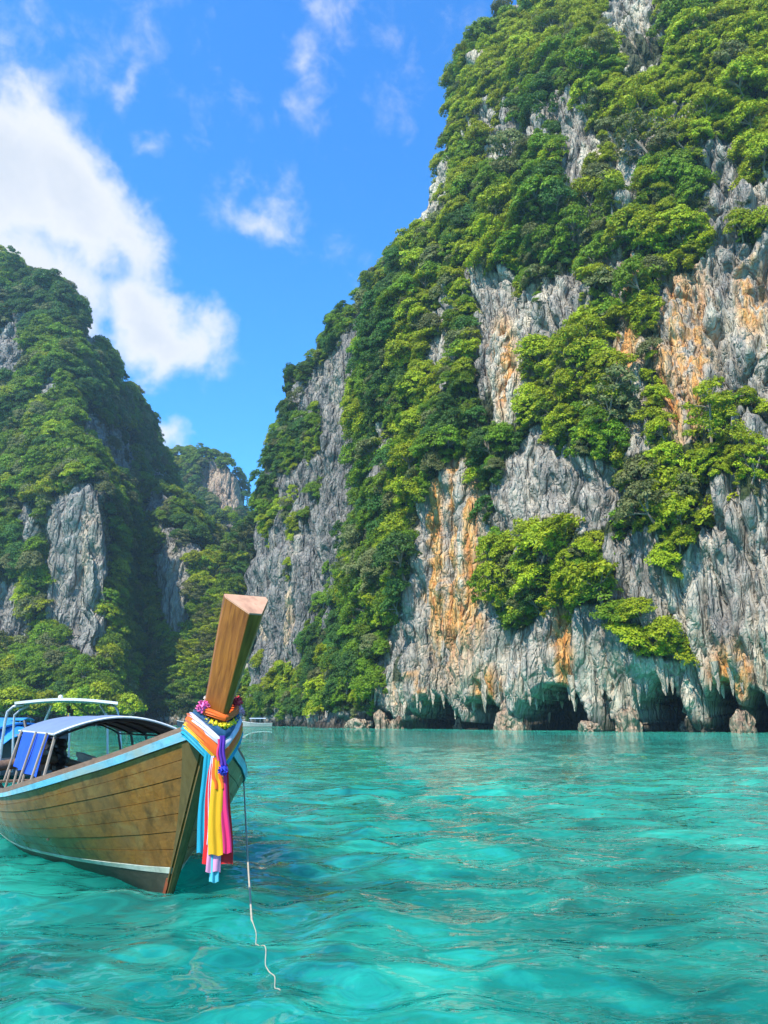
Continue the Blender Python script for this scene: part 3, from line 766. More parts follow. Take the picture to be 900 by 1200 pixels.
PLANTS = []   # (mass index, pos, normal, scale, shape index, colour index, screen size, px, py)
def plant(mi, n, rlo, rhi, spacing, colour, shapes, seed):
    m = MASSES[mi]; P, N, px, py, dep = sample(m, n, seed=seed)
    r = np.random.default_rng(seed + 500)
    sc = rlo * (rhi / rlo) ** r.random(len(P)) 
    keep = thin(P, sc * spacing)
    nz = fbm(P[:, 0] * .05, P[:, 1] * .05, P[:, 2] * .05, 2)
    for q in keep:
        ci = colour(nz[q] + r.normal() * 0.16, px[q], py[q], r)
        steep = N[q][2]
        sh = shapes(steep, r)
        PLANTS.append((mi, P[q], N[q], sc[q], sh, ci, sc[q] / dep[q], px[q], py[q]))
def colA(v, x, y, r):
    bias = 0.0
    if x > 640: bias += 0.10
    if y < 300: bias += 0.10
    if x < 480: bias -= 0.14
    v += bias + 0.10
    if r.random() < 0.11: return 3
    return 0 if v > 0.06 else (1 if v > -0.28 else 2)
def colB(v, x, y, r):
    if r.random() < 0.10: return 3
    return 0 if v > 0.25 else (1 if v > -0.12 else 2)
def colC(v, x, y, r):
    if r.random() < 0.15: return 3
    return 0 if v > 0.12 else (1 if v > -0.2 else 2)
def colD(v, x, y, r):
    if r.random() < 0.16: return 3
    return 0 if v > 0.40 else (1 if v > -0.10 else 2)
shA = lambda st, r: (int(r.choice([6, 4, 5, 0, 1])) if st < 0.0 else int(r.choice([0, 1, 3, 2, 4, 5, 6], p=[.2, .2, .18, .06, .14, .12, .10])))
shF = lambda st, r: int(r.choice([0, 1, 2, 3], p=[.34, .32, .06, .28]))
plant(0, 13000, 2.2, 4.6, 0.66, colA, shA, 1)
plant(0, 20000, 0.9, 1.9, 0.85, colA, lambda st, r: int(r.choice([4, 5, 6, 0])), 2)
plant(1, 6000, 1.5, 3.3, 0.62, colB, shA, 3)
plant(1, 8000, 0.9, 1.8, 0.9, colB, lambda st, r: int(r.choice([4, 5, 6])), 4)
plant(2, 5000, 2.4, 4.6, 0.62, colC, shF, 5)
plant(3, 18000, 2.8, 5.6, 0.60, colD, shF, 6)
plant(4, 5000, 2.8, 5.2, 0.60, colD, shF, 7)
plant(5, 5000, 3.4, 6.0, 0.60, colD, shF, 8)
print('plants', len(PLANTS))

def pose(P, N, sc, sh, r):
    h = Vector((N[0], N[1], 0))
    h = h.normalized() if h.length > 1e-4 else Vector((0, -1, 0))
    kd = KINDS[sh]
    if kd == 'creeper':
        X = h; Z = Vector((0, 0, 1)); Y = Z.cross(X)
        R = Matrix((X, Y, Z)).transposed()
        loc = Vector(P) - h * 0.1 * sc
    else:
        lean = 0.55 if N[2] < 0.5 else 0.2
        if kd == 'shrub': lean = 0.8 if N[2] < 0.5 else 0.3
        up = (Vector((0, 0, 1)) + h * lean + Vector((r.normal(), r.normal(), 0)) * 0.06).normalized()
        R = up.to_track_quat('Z', 'Y').to_matrix() @ Matrix.Rotation(r.uniform(0, 6.28), 3, 'Z')
        loc = Vector(P) - Vector(N) * 0.12 * sc
        if kd in ('tree', 'tall'): loc -= Vector((0, 0, 0.25 * sc))
    return loc, R.to_euler()

# low trees on the shore in front of the mountain are placed by hand along the water
shore = []
r = np.random.default_rng(91)
for k in range(22):
    x = -30 + 178 * (k + r.uniform(-.3, .3)) / 21.0
    Y = 236 + r.uniform(-6, 10); sc = r.uniform(4.6, 7.2) * (0.8 if x > 110 else 1)
    P = at_base(x, Y, 0.4 - 0.42 * sc); shore.append((P, sc, int(r.choice([0, 1, 3])), int(r.choice([0, 0, 1, 1, 2]))))

PLANTS.sort(key=lambda p: -p[6] * (1.0 if p[4] in (0, 1, 2, 3) else 0.95))
CNAME = ['lime green', 'mid green', 'dark green', 'olive green']
WHERE = ['growing out of the orange streaked cliff', 'growing on the grey bluff', 'growing on the low spur behind the bow', 'growing on the wooded mountain', 'growing on the wooded knoll', 'growing on the far hill']
n_ind = {'tree': 0, 'shrub': 0}; rest = []; first_crown = {}
def put(kind_name, sh, ci, loc, rot, sc, label, group):
    kd, tm, crowns = PROTO[sh]
    root = bpy.data.objects.new(kind_name, None); root.empty_display_size = 0.2
    COL.objects.link(root); root.location = loc; root.rotation_euler = rot; root.scale = (sc * random.uniform(.82, 1.2), sc * random.uniform(.82, 1.2), sc * random.uniform(.8, 1.15))
    t = bpy.data.objects.new('trunk' if kind_name == 'tree' else 'stem', tm); link(t, root)
    c = bpy.data.objects.new('crown' if kind_name == 'tree' else 'foliage', crowns[ci]); link(c, root)
    first_crown.setdefault((sh, ci), c)
    tag(root, label, 'tree' if kind_name == 'tree' else 'shrub', group); return root
for P, sc, sh, ci in shore:
    put('tree', sh, ci, P, (0, 0, random.uniform(0, 6.28)), sc, f'{CNAME[ci]} tree with a broad crown at the water edge below the mountain', f'{CNAME[ci]} shore trees below the mountain')
    n_ind['tree'] += 1
def near_what(mi, P, px, py):
    if mi != 0: return WHERE[mi]
    if P[2] < 24: return 'just above the sea caves of the streaked cliff'
    if math.hypot(px - 525, (py - 650) * .6) < 85: return 'beside the tall orange rock face'
    if math.hypot(px - 800, (py - 420) * .7) < 80: return 'beside the high orange rock patch'
    if px < 520 + max(0, 160 - py) * .5: return 'on the green rim of the streaked cliff'
    if py < 140: return 'near the top of the streaked cliff'
    return 'high on the streaked cliff face' if py < 380 else 'halfway up the streaked cliff face'
prr = np.random.default_rng(33)
for mi, P, N, sc, sh, ci, ss, px, py in PLANTS:
    loc, rot = pose(P, N, sc, sh, prr)
    kn = 'tree' if sh < 4 else 'shrub'
    if n_ind[kn] < 300 and -40 < px < 940 and -45 < py:
        n_ind[kn] += 1
        wh = near_what(mi, P, px, py)
        kindw = {'tree': 'broad tree', 'tall': 'slender tree', 'shrub': 'rounded shrub', 'creeper': 'trailing shrub'}[KINDS[sh]]
        put(kn, sh, ci, loc, rot, sc, f'{CNAME[ci]} {kindw} {wh}', f'{CNAME[ci]} {kindw}s {wh}')
    else:
        rest.append((mi, loc, rot, sc, sh, ci))

def scatter(name, items, protos, label):      # one "stuff" object: points with instances of the given crowns
    n = len(items)
    me = bpy.data.meshes.new(name); me.vertices.add(n)
    me.vertices.foreach_set('co', np.array([tuple(i[0]) for i in items], np.float32).ravel())
    a = me.attributes.new('rot', 'FLOAT_VECTOR', 'POINT'); a.data.foreach_set('vector', np.array([tuple(i[1]) for i in items], np.float32).ravel())
    a = me.attributes.new('scl', 'FLOAT', 'POINT'); a.data.foreach_set('value', np.array([i[2] for i in items], np.float32))
    a = me.attributes.new('idx', 'INT', 'POINT'); a.data.foreach_set('value', np.array([i[3] for i in items], np.int32))
    me.update()
    o = link(bpy.data.objects.new(name, me)); tag(o, label, 'vegetation', kind='stuff')
    ng = bpy.data.node_groups.new(name, 'GeometryNodeTree')
    ng.interface.new_socket('Geometry', in_out='INPUT', socket_type='NodeSocketGeometry')
    ng.interface.new_socket('Geometry', in_out='OUTPUT', socket_type='NodeSocketGeometry')
    gi = ng.nodes.new('NodeGroupInput'); go = ng.nodes.new('NodeGroupOutput'); jn = ng.nodes.new('GeometryNodeJoinGeometry')
    def named(nm, dt):
        x = ng.nodes.new('GeometryNodeInputNamedAttribute'); x.data_type = dt; x.inputs['Name'].default_value = nm; return x.outputs[0]
    rot, scl, idx = named('rot', 'FLOAT_VECTOR'), named('scl', 'FLOAT'), named('idx', 'INT')
    e2r = ng.nodes.new('FunctionNodeEulerToRotation'); ng.links.new(rot, e2r.inputs[0])
    used = sorted({i[3] for i in items})
    for k in used:
        oi = ng.nodes.new('GeometryNodeObjectInfo'); oi.transform_space = 'ORIGINAL'; oi.inputs['Object'].default_value = protos[k]; oi.inputs['As Instance'].default_value = True
        cmp_ = ng.nodes.new('FunctionNodeCompare'); cmp_.data_type = 'INT'; cmp_.operation = 'EQUAL'
        ng.links.new(idx, cmp_.inputs[2]); cmp_.inputs[3].default_value = k
        ip = ng.nodes.new('GeometryNodeInstanceOnPoints')
        ng.links.new(gi.outputs[0], ip.inputs['Points']); ng.links.new(cmp_.outputs[0], ip.inputs['Selection'])
        ng.links.new(oi.outputs['Geometry'], ip.inputs['Instance']); ng.links.new(e2r.outputs[0], ip.inputs['Rotation']); ng.links.new(scl, ip.inputs['Scale'])
        ng.links.new(ip.outputs[0], jn.inputs[0])
    ng.links.new(jn.outputs[0], go.inputs[0])
    md = o.modifiers.new('scatter', 'NODES'); md.node_group = ng
    return o
# the stuff objects borrow the crowns of trees that stand in the scene
COVER = ['small trees and shrubs covering the orange streaked cliff', 'small trees and shrubs covering the grey bluff', 'woodland covering the low spur', 'woodland covering the tall left mountain', 'woodland covering the knoll in the gully', 'woodland covering the hazy far hill']
keys = sorted(first_crown); kid = {k: i for i, k in enumerate(keys)}; plist = [first_crown[k] for k in keys]
def nearest(sh, ci):
    if (sh, ci) in kid: return kid[(sh, ci)]
    c = [k for k in keys if k[1] == ci] or keys
    return kid[min(c, key=lambda k: abs(k[0] - sh))]
for mi in range(6):
    it = [(l, r_, s, nearest(sh, ci)) for (m_, l, r_, s, sh, ci) in rest if m_ == mi]
    if it: scatter('woodland', it, plist, COVER[mi]); print('stuff', mi, len(it))

# leafy undergrowth filling the green parts of the near cliff and bluff (ground cover)
def undergrowth(mi, n, lo, hi, colour, seed, label):
    m = MASSES[mi]; P, N, px, py, dep = sample(m, n, seed=seed); r = np.random.default_rng(seed)
    nz = fbm(P[:, 0] * .05, P[:, 1] * .05, P[:, 2] * .05, 2)
    it = []
    for q in range(len(P)):
        s = r.uniform(lo, hi); up = (Vector(N[q]) * 0.8 + Vector((0, 0, 0.6))).normalized()
        it.append((Vector(P[q]), (up.to_track_quat('Z', 'Y').to_matrix() @ Matrix.Rotation(r.uniform(0, 6.28), 3, 'Z')).to_euler(), s, colour(nz[q] + r.normal() * .2, px[q], py[q], r)))
    protos = []
    for c in range(4):
        o = bpy.data.objects.new('low_bush', BUSH[c]); link(o); o.location = it[c][0]; o.rotation_euler = it[c][1]; o.scale = (it[c][2],) * 3
        tag(o, f'small {CNAME[c]} leafy bush low on {["the orange streaked cliff", "the grey bluff"][mi]}', 'bush', 'low bushes on the rock'); protos.append(o)
    scatter('undergrowth', it[4:], protos, label)
undergrowth(0, 11000, 0.5, 1.1, colA, 21, 'leafy undergrowth clinging to the orange streaked cliff')
undergrowth(1, 3500, 0.5, 1.1, colB, 22, 'leafy undergrowth clinging to the grey bluff')
# ------------------------------------------------------------------ haze
zmax = max(float(m.P[..., 2].max()) for m in MASSES); print('zmax', zmax, [(float(m.P[...,0].min()),float(m.P[...,0].max()),float(m.P[...,1].max())) for m in MASSES])
hm = bpy.data.materials.new('haze_air'); hm.use_nodes = True; hn = NT(hm.node_tree); hn.n.clear()
pv = hn.node('ShaderNodeVolumePrincipled', ins={'Color': (0.55, 0.85, 1.0, 1), 'Density': 0.0002, 'Anisotropy': 0.2})
ho = hn.node('ShaderNodeOutputMaterial', ins={'Volume': pv.outputs[0]})
mbz = MB(); mbz.box((0, 350, (zmax + 30 - 5) / 2), (2100, 1700, zmax + 35)); hz = mbz.obj('haze', hm); tag(hz, 'thin blue sea haze filling the lagoon air', 'haze', kind='stuff')
#BOAT_BEGIN
# ------------------------------------------------------------------ long-tail boat
def wood_material(name, c1, c2, c3, rough=0.45, along=(0.35, 2.2, 2.2), sc=3.0, grime=0.5, coord='Object', wear=False, tilt=0.0):
    m, nt, bs = new_mat(name)
    co = nt.node('ShaderNodeTexCoord').outputs[coord]
    if tilt:
        mp = nt.node('ShaderNodeMapping', ins={'Vector': co}); mp.inputs['Rotation'].default_value = (0, tilt, 0); co = mp.outputs[0]
    g = nt.noise(nt.scale(co, along), sc * 4, 7, 0.65, 0.6)
    n = nt.noise(co, 1.7, 5, 0.6, 0.4)
    st = nt.noise(nt.scale(co, (2.2, 2.2, 0.5)), 3.0, 6, 0.65, 0.3)
    bs.inputs['Specular IOR Level'].default_value = 0.25
    col = nt.mix(nt.range(g, 0.32, 0.68), (*c1, 1), (*c2, 1))
    col = nt.mix(nt.math('MULTIPLY', nt.range(n, 0.42, 0.68), grime), col, (*c3, 1))
    col = nt.mix(nt.math('MULTIPLY', nt.range(st, 0.52, 0.72), grime * 0.8), col, tuple(c * 0.4 for c in c1) + (1,))
    if wear:
        sp = nt.node('ShaderNodeSeparateXYZ', ins={0: co})
        drip = nt.noise(nt.scale(co, (5.0, 5.0, 0.35)), 2.0, 5, 0.6, 0.2)
        col = nt.mix(nt.math('MULTIPLY', nt.range(drip, 0.5, 0.66), 0.55), col, (0.06, 0.035, 0.012, 1))
        col = nt.mix(nt.math('MULTIPLY', nt.range(nt.noise(co, 3.2, 6, 0.7, 0.5), 0.54, 0.64), 0.45), col, (0.30, 0.19, 0.06, 1))
        aft = nt.math('MULTIPLY', nt.range(sp.outputs[0], 1.2, 3.4), nt.range(sp.outputs[2], 0.55, 0.22))   # scraped grey-green paint low down aft
        col = nt.mix(nt.math('MULTIPLY', aft, nt.range(nt.noise(nt.scale(co, (1, 1, .6)), 5.0, 6, 0.7, .4), 0.38, 0.56)), col, (0.24, 0.30, 0.24, 1))
    nt.set(bs.inputs['Base Color'], col)
    nt.set(bs.inputs['Roughness'], nt.range(n, 0.3, 0.7, rough - 0.12, rough + 0.18))
    b = nt.node('ShaderNodeBump', ins={'Strength': 0.35, 'Distance': 0.008, 'Height': g}); nt.set(bs.inputs['Normal'], b.outputs[0])
    return m
M_hull = wood_material('hull_wood', (0.21, 0.082, 0.014), (0.34, 0.145, 0.027), (0.16, 0.10, 0.04), 0.34, grime=0.7, wear=True)
M_stem = wood_material('stem_wood', (0.12, 0.075, 0.022), (0.18, 0.115, 0.038), (0.11, 0.10, 0.05), 0.42, along=(2, 2, .4))
M_farhull = M_hull
M_post = wood_material('post_wood', (0.17, 0.048, 0.008), (0.44, 0.155, 0.026), (0.30, 0.095, 0.02), 0.4, along=(3.4, 3.4, 0.16), sc=2.6, grime=0.65, tilt=math.radians(34.8))
M_cut = wood_material('cut_wood', (0.50, 0.27, 0.16), (0.62, 0.36, 0.22), (0.30, 0.14, 0.09), 0.6, along=(1, 1, 1), sc=3.0, grime=0.6)
M_brownrail = wood_material('rail_wood', (0.13, 0.08, 0.05), (0.22, 0.14, 0.09), (0.10, 0.07, 0.05), 0.6)
M_bluepaint = wood_material('blue_paint', (0.16, 0.50, 0.66), (0.26, 0.62, 0.76), (0.42, 0.42, 0.33), 0.45, grime=0.95)
M_whiteline = wood_material('white_line', (0.42, 0.45, 0.34), (0.56, 0.58, 0.48), (0.28, 0.28, 0.15), 0.6, grime=0.8)
M_bottom = wood_material('bottom_paint', (0.035, 0.032, 0.022), (0.07, 0.06, 0.04), (0.10, 0.10, 0.06), 0.5)
M_redkeel = wood_material('red_keel', (0.22, 0.045, 0.018), (0.32, 0.08, 0.03), (0.10, 0.07, 0.03), 0.5)
M_inside = simple('boat_inside', (0.12, 0.08, 0.05), 0.7, 0.3)
M_dark = simple('dark_metal', (0.035, 0.033, 0.032), 0.45, 0.3, metal=0.4)
M_rust = simple('greasy_engine', (0.07, 0.05, 0.04), 0.5, 0.5, 12, metal=0.3)
M_canvas = simple('canvas_blue_grey', (0.16, 0.215, 0.33), 0.55, 0.12, 3.0, bump=0.2)
M_canvas_in = simple('canvas_lining', (0.17, 0.17, 0.18), 0.8, 0.25, 3.0)
M_white = simple('white_paint', (0.60, 0.60, 0.58), 0.5, 0.1)
M_steel = simple('galvanised_pipe', (0.42, 0.42, 0.42), 0.4, 0.15, metal=0.6)
M_tarp = simple('blue_tarp', (0.012, 0.085, 0.62), 0.5, 0.2, 5.0, trans=0.25, bump=0.4)
M_wood_pole = simple('weathered_pole', (0.30, 0.24, 0.18), 0.8, 0.25)
M_greenstrip = simple('green_strip', (0.10, 0.42, 0.33), 0.5, 0.15)
M_rope = simple('rope_fibre', (0.36, 0.31, 0.22), 0.9, 0.2, 40)

BO = at_base(0, 1); BO = np.array([0., 0., 0.])
d_ = ray(200, 1042); BO = np.array([0, 0, CAM_H]) + d_ * (CAM_H / -d_[2])
YAW = math.radians(120)
boat = empty('longtail_boat', (BO[0], BO[1], 0), YAW)
tag(boat, 'long wooden boat with tall carved prow post, blue trimmed gunwale and canvas canopy', 'boat')
BA = np.array([math.cos(YAW), math.sin(YAW)]); BN = np.array([-math.sin(YAW), math.cos(YAW)])
def bw(s, y, z): return np.array([BO[0] + s * BA[0] + y * BN[0], BO[1] + s * BA[1] + y * BN[1], z])
def to_local(P):
    d = np.asarray(P[:2]) - BO[:2]; return np.array([d @ BA, d @ BN, P[2]])

U = np.arange(11.0)
Gs = np.array([-1.0, -.8, -.4, 0, .5, 1.5, 3, 5, 7, 9, 10.5]); Gy = np.array([.045, .15, .36, .57, .82, 1.18, 1.3, 1.32, 1.25, 1.05, .8]); Gz = np.array([1.46, 1.41, 1.29, 1.17, 1.04, .83, .66, .60, .60, .68, .80])
Ws = np.array([.0, .10, .34, .70, 1.1, 1.9, 3.1, 5, 7, 9, 10.3]); Wy = np.array([.02, .05, .13, .25, .38, .64, .95, 1.05, 1.0, .8, .5])
Ks = np.array([.22, .32, .55, .9, 1.3, 2.0, 3.1, 5, 7, 9, 10.2]); Kz = np.array([-.28] * 9 + [-.25, -.2])
Gc = np.stack([Gs, Gy, Gz], -1); Wc = np.stack([Ws, Wy, np.zeros(11)], -1); Kc = np.stack([Ks, np.full(11, .012), Kz], -1)
def hull_pt(u, v, side=1, off=0.0):
    """v 0 keel .. 0.3 waterline .. 1 gunwale"""
    u = np.atleast_1d(np.asarray(u, float)); g, w, k = catmull(Gc, u), catmull(Wc, u), catmull(Kc, u)
    if v < 0.3: p = k + (w - k) * (v / 0.3)
    else:
        t = (v - 0.3) / 0.7
        p = w + (g - w) * t
        bul = 0.09 * np.sin(math.pi * t) * np.clip((u - 0.2) / 4, 0, 1)      # slight tumble of the side
        p = p + np.stack([0 * u, bul, 0 * u], -1)
    p = p.copy(); p[:, 1] = np.maximum(p[:, 1] + off, 0.004); p[:, 1] *= side
    return p
def hull_strip(name, v0, v1, u0, u1, mat, side, thick=0.025, off=0.0, n=44, nv=3):
    us = u0 + (u1 - u0) * np.linspace(0, 1, n) ** 1.25
    rows = [hull_pt(us, v, side, off) for v in np.linspace(v0, v1, nv)]
    v_, f_ = solid_sheet(rows, thick); return mobj(name, v_, f_, mat, boat, True)
VS = np.linspace(0.402, 0.965, 8)
for side in (1, -1):
    hull_strip('inner_skin', 0.0, 0.99, 0.05, 10, M_inside, side, 0.01, -0.030, 40, 12)
    hull_strip('bottom', 0.0, 0.372, 0, 10, M_bottom, side, 0.02, 0, 44, 6)
    hull_strip('waterline_stripe', 0.374, 0.400, 0, 10, M_whiteline, side, 0.026, 0.002, 44, 2)
    for k in range(7):
        o = random.uniform(-0.003, 0.003)
        hull_strip('plank', VS[k] + 0.0018, VS[k + 1] - 0.0018, 0.0, 10, M_hull, side, 0.024, o, 44, 3)
    hull_strip('gunwale_strake', 0.968, 1.012, 0.02, 10, M_bluepaint, side, 0.045, 0.012, 60, 3)
    us = np.linspace(0.02, 10, 60); g = hull_pt(us, 1.0, side)
    mb = MB(); rows = []
    for q in g: rows.append([(q[0], q[1] + side * .036, q[2] + .008), (q[0], q[1] + side * .032, q[2] + .058), (q[0], q[1] - side * .075, q[2] + .058), (q[0], q[1] - side * .075, q[2] - .03)])
    mb.sheet(rows); mb.obj('rail', M_brownrail, boat)
    # darker board that closes the planks at the stem
    rows = []
    for v in np.linspace(0.335, 0.955, 14):
        t = (v - 0.3) / 0.7; ue = 0.18 + 1.0 * t ** 1.2
        rows.append(hull_pt(np.linspace(0.0, ue, 7), v, side, 0.016))
    v_, f_ = solid_sheet(rows, 0.02); mobj('stem_board', v_, f_, M_stem, boat, True)
# stem timber (edge from keel foot to the prow) and red forefoot
mb = MB(); rows = []
for t in np.linspace(0, 1, 12):
    s = .20 + (-1.06 - .20) * t; z = -.30 + 1.78 * t; w = .022 + .03 * t
    rows.append([(s + .09, w, z), (s - .015, w, z), (s - .03, 0, z), (s - .015, -w, z), (s + .09, -w, z)])
mb.sheet(rows); mb.obj('stem', M_stem, boat)
for side in (1, -1):
    rows = [hull_pt(np.linspace(0, 0.9 - 1.0 * v, 8), v, side, 0.012) for v in np.linspace(0.05, 0.35, 6)]
    v_, f_ = solid_sheet(rows, 0.02); mobj('forefoot', v_, f_, M_redkeel, boat, True)
# deck boards inside
for k in range(-4, 5):
    mb = MB(); y = k * .2
    for (s0, s1) in ((1.6, 9.0),):
        mb.box(((s0 + s1) / 2, y, .30), (s1 - s0, .185, .025))
    mb.obj('deck_board', M_inside, boat)
for s in (1.7, 3.0, 4.4, 5.8, 7.4):
    mb = MB(); hb = pl(Gs, Gy, s) - .06; mb.box((s, 0, pl(Gs, Gz, s) - .10), (.2, 2 * hb, .035)); mb.obj('thwart', M_brownrail, boat)
# fore deck
rows = [[(s, y * (pl(Gs, Gy, s) - .05), pl(Gs, Gz, s) - .01) for y in np.linspace(-1, 1, 5)] for s in np.linspace(-.9, .7, 8)]
v_, f_ = solid_sheet(rows, .02); mobj('fore_deck', v_, f_, M_brownrail, boat)

# prow post, section: wide back, narrow front
pa = to_local(at(262, 862, bw(-.98, 0, 0)[1])); pb = np.array([-1.74, 0, 2.50])
def post_ring(t):
    lo = np.array([-.90, 0, 1.24]); hi = np.array([-1.73, 0, 2.43])
    c = lo + (hi - lo) * t; ax = (hi - lo) / np.linalg.norm(hi - lo)
    fw = np.array([-ax[2], 0, ax[0]])                 # forward and down, square to the axis
    wb = .085 + .10 * t ** 1.0; wf = .012 + .048 * max(0, t - .1) ** 1.3; d0 = .10 + .025 * t; d1 = .10 + .10 * t
    yv = np.array([0, 1, 0])
    return [c - fw * d0 + yv * wb, c - fw * d0 * .55 + yv * wb * 1.02, c + fw * d1 + yv * wf, c + fw * d1 - yv * wf, c - fw * d0 * .55 - yv * wb * 1.02, c - fw * d0 - yv * wb]
rings = [post_ring(t) for t in np.linspace(0, 1, 16)]
mb = MB(); v = [p for r_ in rings for p in r_]; f = [(i * 6 + k, i * 6 + (k + 1) % 6, (i + 1) * 6 + (k + 1) % 6, (i + 1) * 6 + k) for i in range(15) for k in range(6)]
f.append(tuple(range(6))[::-1]); mb.add(v, f)
post = mb.obj('prow_post', M_post, boat)
bm = bmesh.new(); bm.from_mesh(post.data); bmesh.ops.recalc_face_normals(bm, faces=bm.faces); bmesh.ops.bevel(bm, geom=[e for e in bm.edges if len(e.link_faces) == 2 and e.calc_face_angle(0) > .5], offset=.006, segments=2, affect='EDGES', profile=.5); bm.to_mesh(post.data); bm.free()
top = np.array(post_ring(1.0)); ctr = top.mean(0); axd = np.array(post_ring(1.0)[0]) - np.array(post_ring(.9)[0]); axd = np.array([-.83, 0, 1.25]); axd /= np.linalg.norm(axd)
cv = [ctr + (p - ctr) * .985 + axd * .0 for p in top] + [ctr + (p - ctr) * .97 + axd * .012 for p in top]
mobj('post_end', cv, [(i, (i + 1) % 6, 6 + (i + 1) % 6, 6 + i) for i in range(6)] + [(6, 7, 8, 9, 10, 11)], M_cut, post)
mb = MB(); rows = []
for t in np.linspace(.25, .985, 10):
    r_ = post_ring(t); p = np.array(r_[5]); q = np.array(r_[4]); o = np.array([0, -1, 0])
    rows.append([p + o * .004 + (q - p) * .0, p + o * .020, p + (q - p) * .30 + o * .020, p + (q - p) * .34 + o * .002])
mb.sheet(rows); mb.obj('painted_edge', M_greenstrip, post)

# canopy: barrel roof on hoops and posts
cs0, cs1, cw = 2.65, 6.75, .80
def roof_pt(s, q): return (s, q * cw, 1.345 + .215 * math.cos(q * math.pi / 2) ** .9 + .012 * math.sin(s * 4.1) * math.cos(q * 1.5))
rows = [[roof_pt(s, q) for q in np.linspace(-1, 1, 19)] for s in np.linspace(cs0, cs1, 18)]
v_, f_ = solid_sheet(rows, .014); can = mobj('canopy', v_, f_, M_canvas, boat, True)
rows = [[(p[0], p[1] * .985, p[2] - .02) for p in [roof_pt(s, q) for q in np.linspace(-1, 1, 19)]] for s in np.linspace(cs0 + .02, cs1 - .02, 12)]
mb = MB(); mb.sheet(rows); mb.obj('lining', M_canvas_in, can, True)
mb = MB(); mb.tube([roof_pt(cs0 - .012, q) for q in np.linspace(-1, 1, 21)], .016, 6); mb.obj('edge_piping', M_white, can)
for sd in (1, -1):
    mb = MB(); mb.tube([roof_pt(s, sd) for s in np.linspace(cs0, cs1, 14)], .014, 6); mb.obj('edge_piping', M_white, can)
for s in np.linspace(cs0 + .05, cs1 - .05, 5):
    mb = MB(); mb.tube([(p[0], p[1] * .96, p[2] - .04) for p in [roof_pt(s, q) for q in np.linspace(-1, 1, 15)]], .016, 6); mb.obj('hoop', M_dark, boat)
    for sd in (1, -1):
        gy = (.92 if sd > 0 else 1.0) * sd
        mb = MB(); mb.tube([(s, cw * sd * .97, 1.33), (s, gy, pl(Gs, Gz, s) - .25)], .018, 6); mb.obj('canopy_post', M_wood_pole if sd > 0 else M_dark, boat)
for sd in (1, -1):
    mb = MB(); mb.tube([(cs0, cw * sd * .97, 1.30), (cs1, cw * sd * .97, 1.29)], .014, 6); mb.obj('canopy_rail', M_dark, boat)
# blue side curtain in two panels on the near side
for (s0, s1) in ((3.0, 4.05), (4.10, 5.9)):
    rows = []
    for k, t in enumerate(np.linspace(0, 1, 9)):
        rows.append([(s, .815 + .10 * t + .018 * math.sin(s * 9 + t * 2) * t, 1.335 - .50 * t + .012 * math.sin(s * 6) * t) for s in np.linspace(s0, s1, 22)])
    v_, f_ = solid_sheet(rows, .006); mobj('side_curtain', v_, f_, M_tarp, boat, True)
for s in (2.96, 4.08, 5.93):
    mb = MB(); mb.tube([(s, .84, 1.36), (s + .02, 1.0, .62)], .016, 6); mb.obj('curtain_pole', M_wood_pole, boat)
# engine on its pivot with the long propeller shaft
eng = empty('engine', (8.3, .25, .55)); eng.parent = boat
mb = MB(); mb.box((0, 0, .28), (.62, .40, .36)); mb.box((.05, .02, .52), (.40, .30, .18)); mb.box((-.34, 0, .26), (.12, .30, .26)); bo = mb.obj('engine_block', M_rust, eng)
bv = bo.modifiers.new('bevel', 'BEVEL'); bv.width = .03; bv.segments = 2
mb = MB(); mb.tube([(-.40, 0, .28), (-.46, 0, .28)], .19, 18); mb.obj('flywheel', M_dark, eng)
mb = MB(); mb.tube([(.1, .18, .5), (.1, .26, .75), (.3, .30, .95)], .03, 8); mb.obj('exhaust', M_dark, eng)
mb = MB(); mb.tube([(0, 0, -.28), (0, 0, .12)], .06, 8); mb.obj('pivot', M_dark, eng)
mb = MB(); mb.tube([(.35, 0, .26), (4.6, .9, .05)], [.055, .04], 8); mb.obj('propeller_shaft', M_dark, eng)
mb = MB(); mb.tube([(-.3, 0, .32), (-1.9, -.25, .20)], [.05, .03], 8); mb.obj('tiller', M_rust, eng)
# dark boom lying across the stern quarter
mb = MB(); a_ = to_local(at(104, 899, 13.6)); b_ = to_local(at(60, 889, 13.0)); c_ = to_local(at(-40, 903, 12.2)); mb.tube([a_, b_, c_], [.05, .075, .085], 10); mb.obj('boom', M_brownrail, boat, True)
mb = MB()
for k in range(9): mb.ball(to_local(at(66 + random.uniform(-6, 8), 864 + 36 * k / 8, 13.1)) + np.array([0, random.uniform(-.06, .06), 0]), (.09, .10, .10), 7, 5, .25)
mb.obj('lashed_gear', M_dark, boat)
# stern awning: flat white roof on bent pipes
YS = 16.6
def ap(x, y, Y=YS): return to_local(at(x, y, Y))
rows = []
for k, t in enumerate(np.linspace(0, 1, 8)):
    rows.append([ap(17 + (138 - 17) * q, 824 - 4.5 * math.sin(math.pi * q) * (1 - .2 * t) + 1.5 * t, YS - .9 + 2.2 * t) for q in np.linspace(0, 1, 15)])
v_, f_ = solid_sheet(rows, .05); aw = mobj('stern_awning', v_, f_, M_white, boat, True)
def pipe(pts, r=.024, nm='awning_pipe', m=M_steel):
    mb = MB(); mb.tube(pts, r, 8); mb.obj(nm, m, boat, True)
pipe([ap(28, 826, YS - .8), ap(16, 828, YS - .8), ap(9, 834, YS - .8), ap(6, 846, YS - .8), ap(1, 880, YS - .8), ap(-3, 920, YS - .8)], .03)
pipe([ap(34, 827), ap(24, 832), ap(17, 838), ap(16, 850), ap(14, 905)], .024)
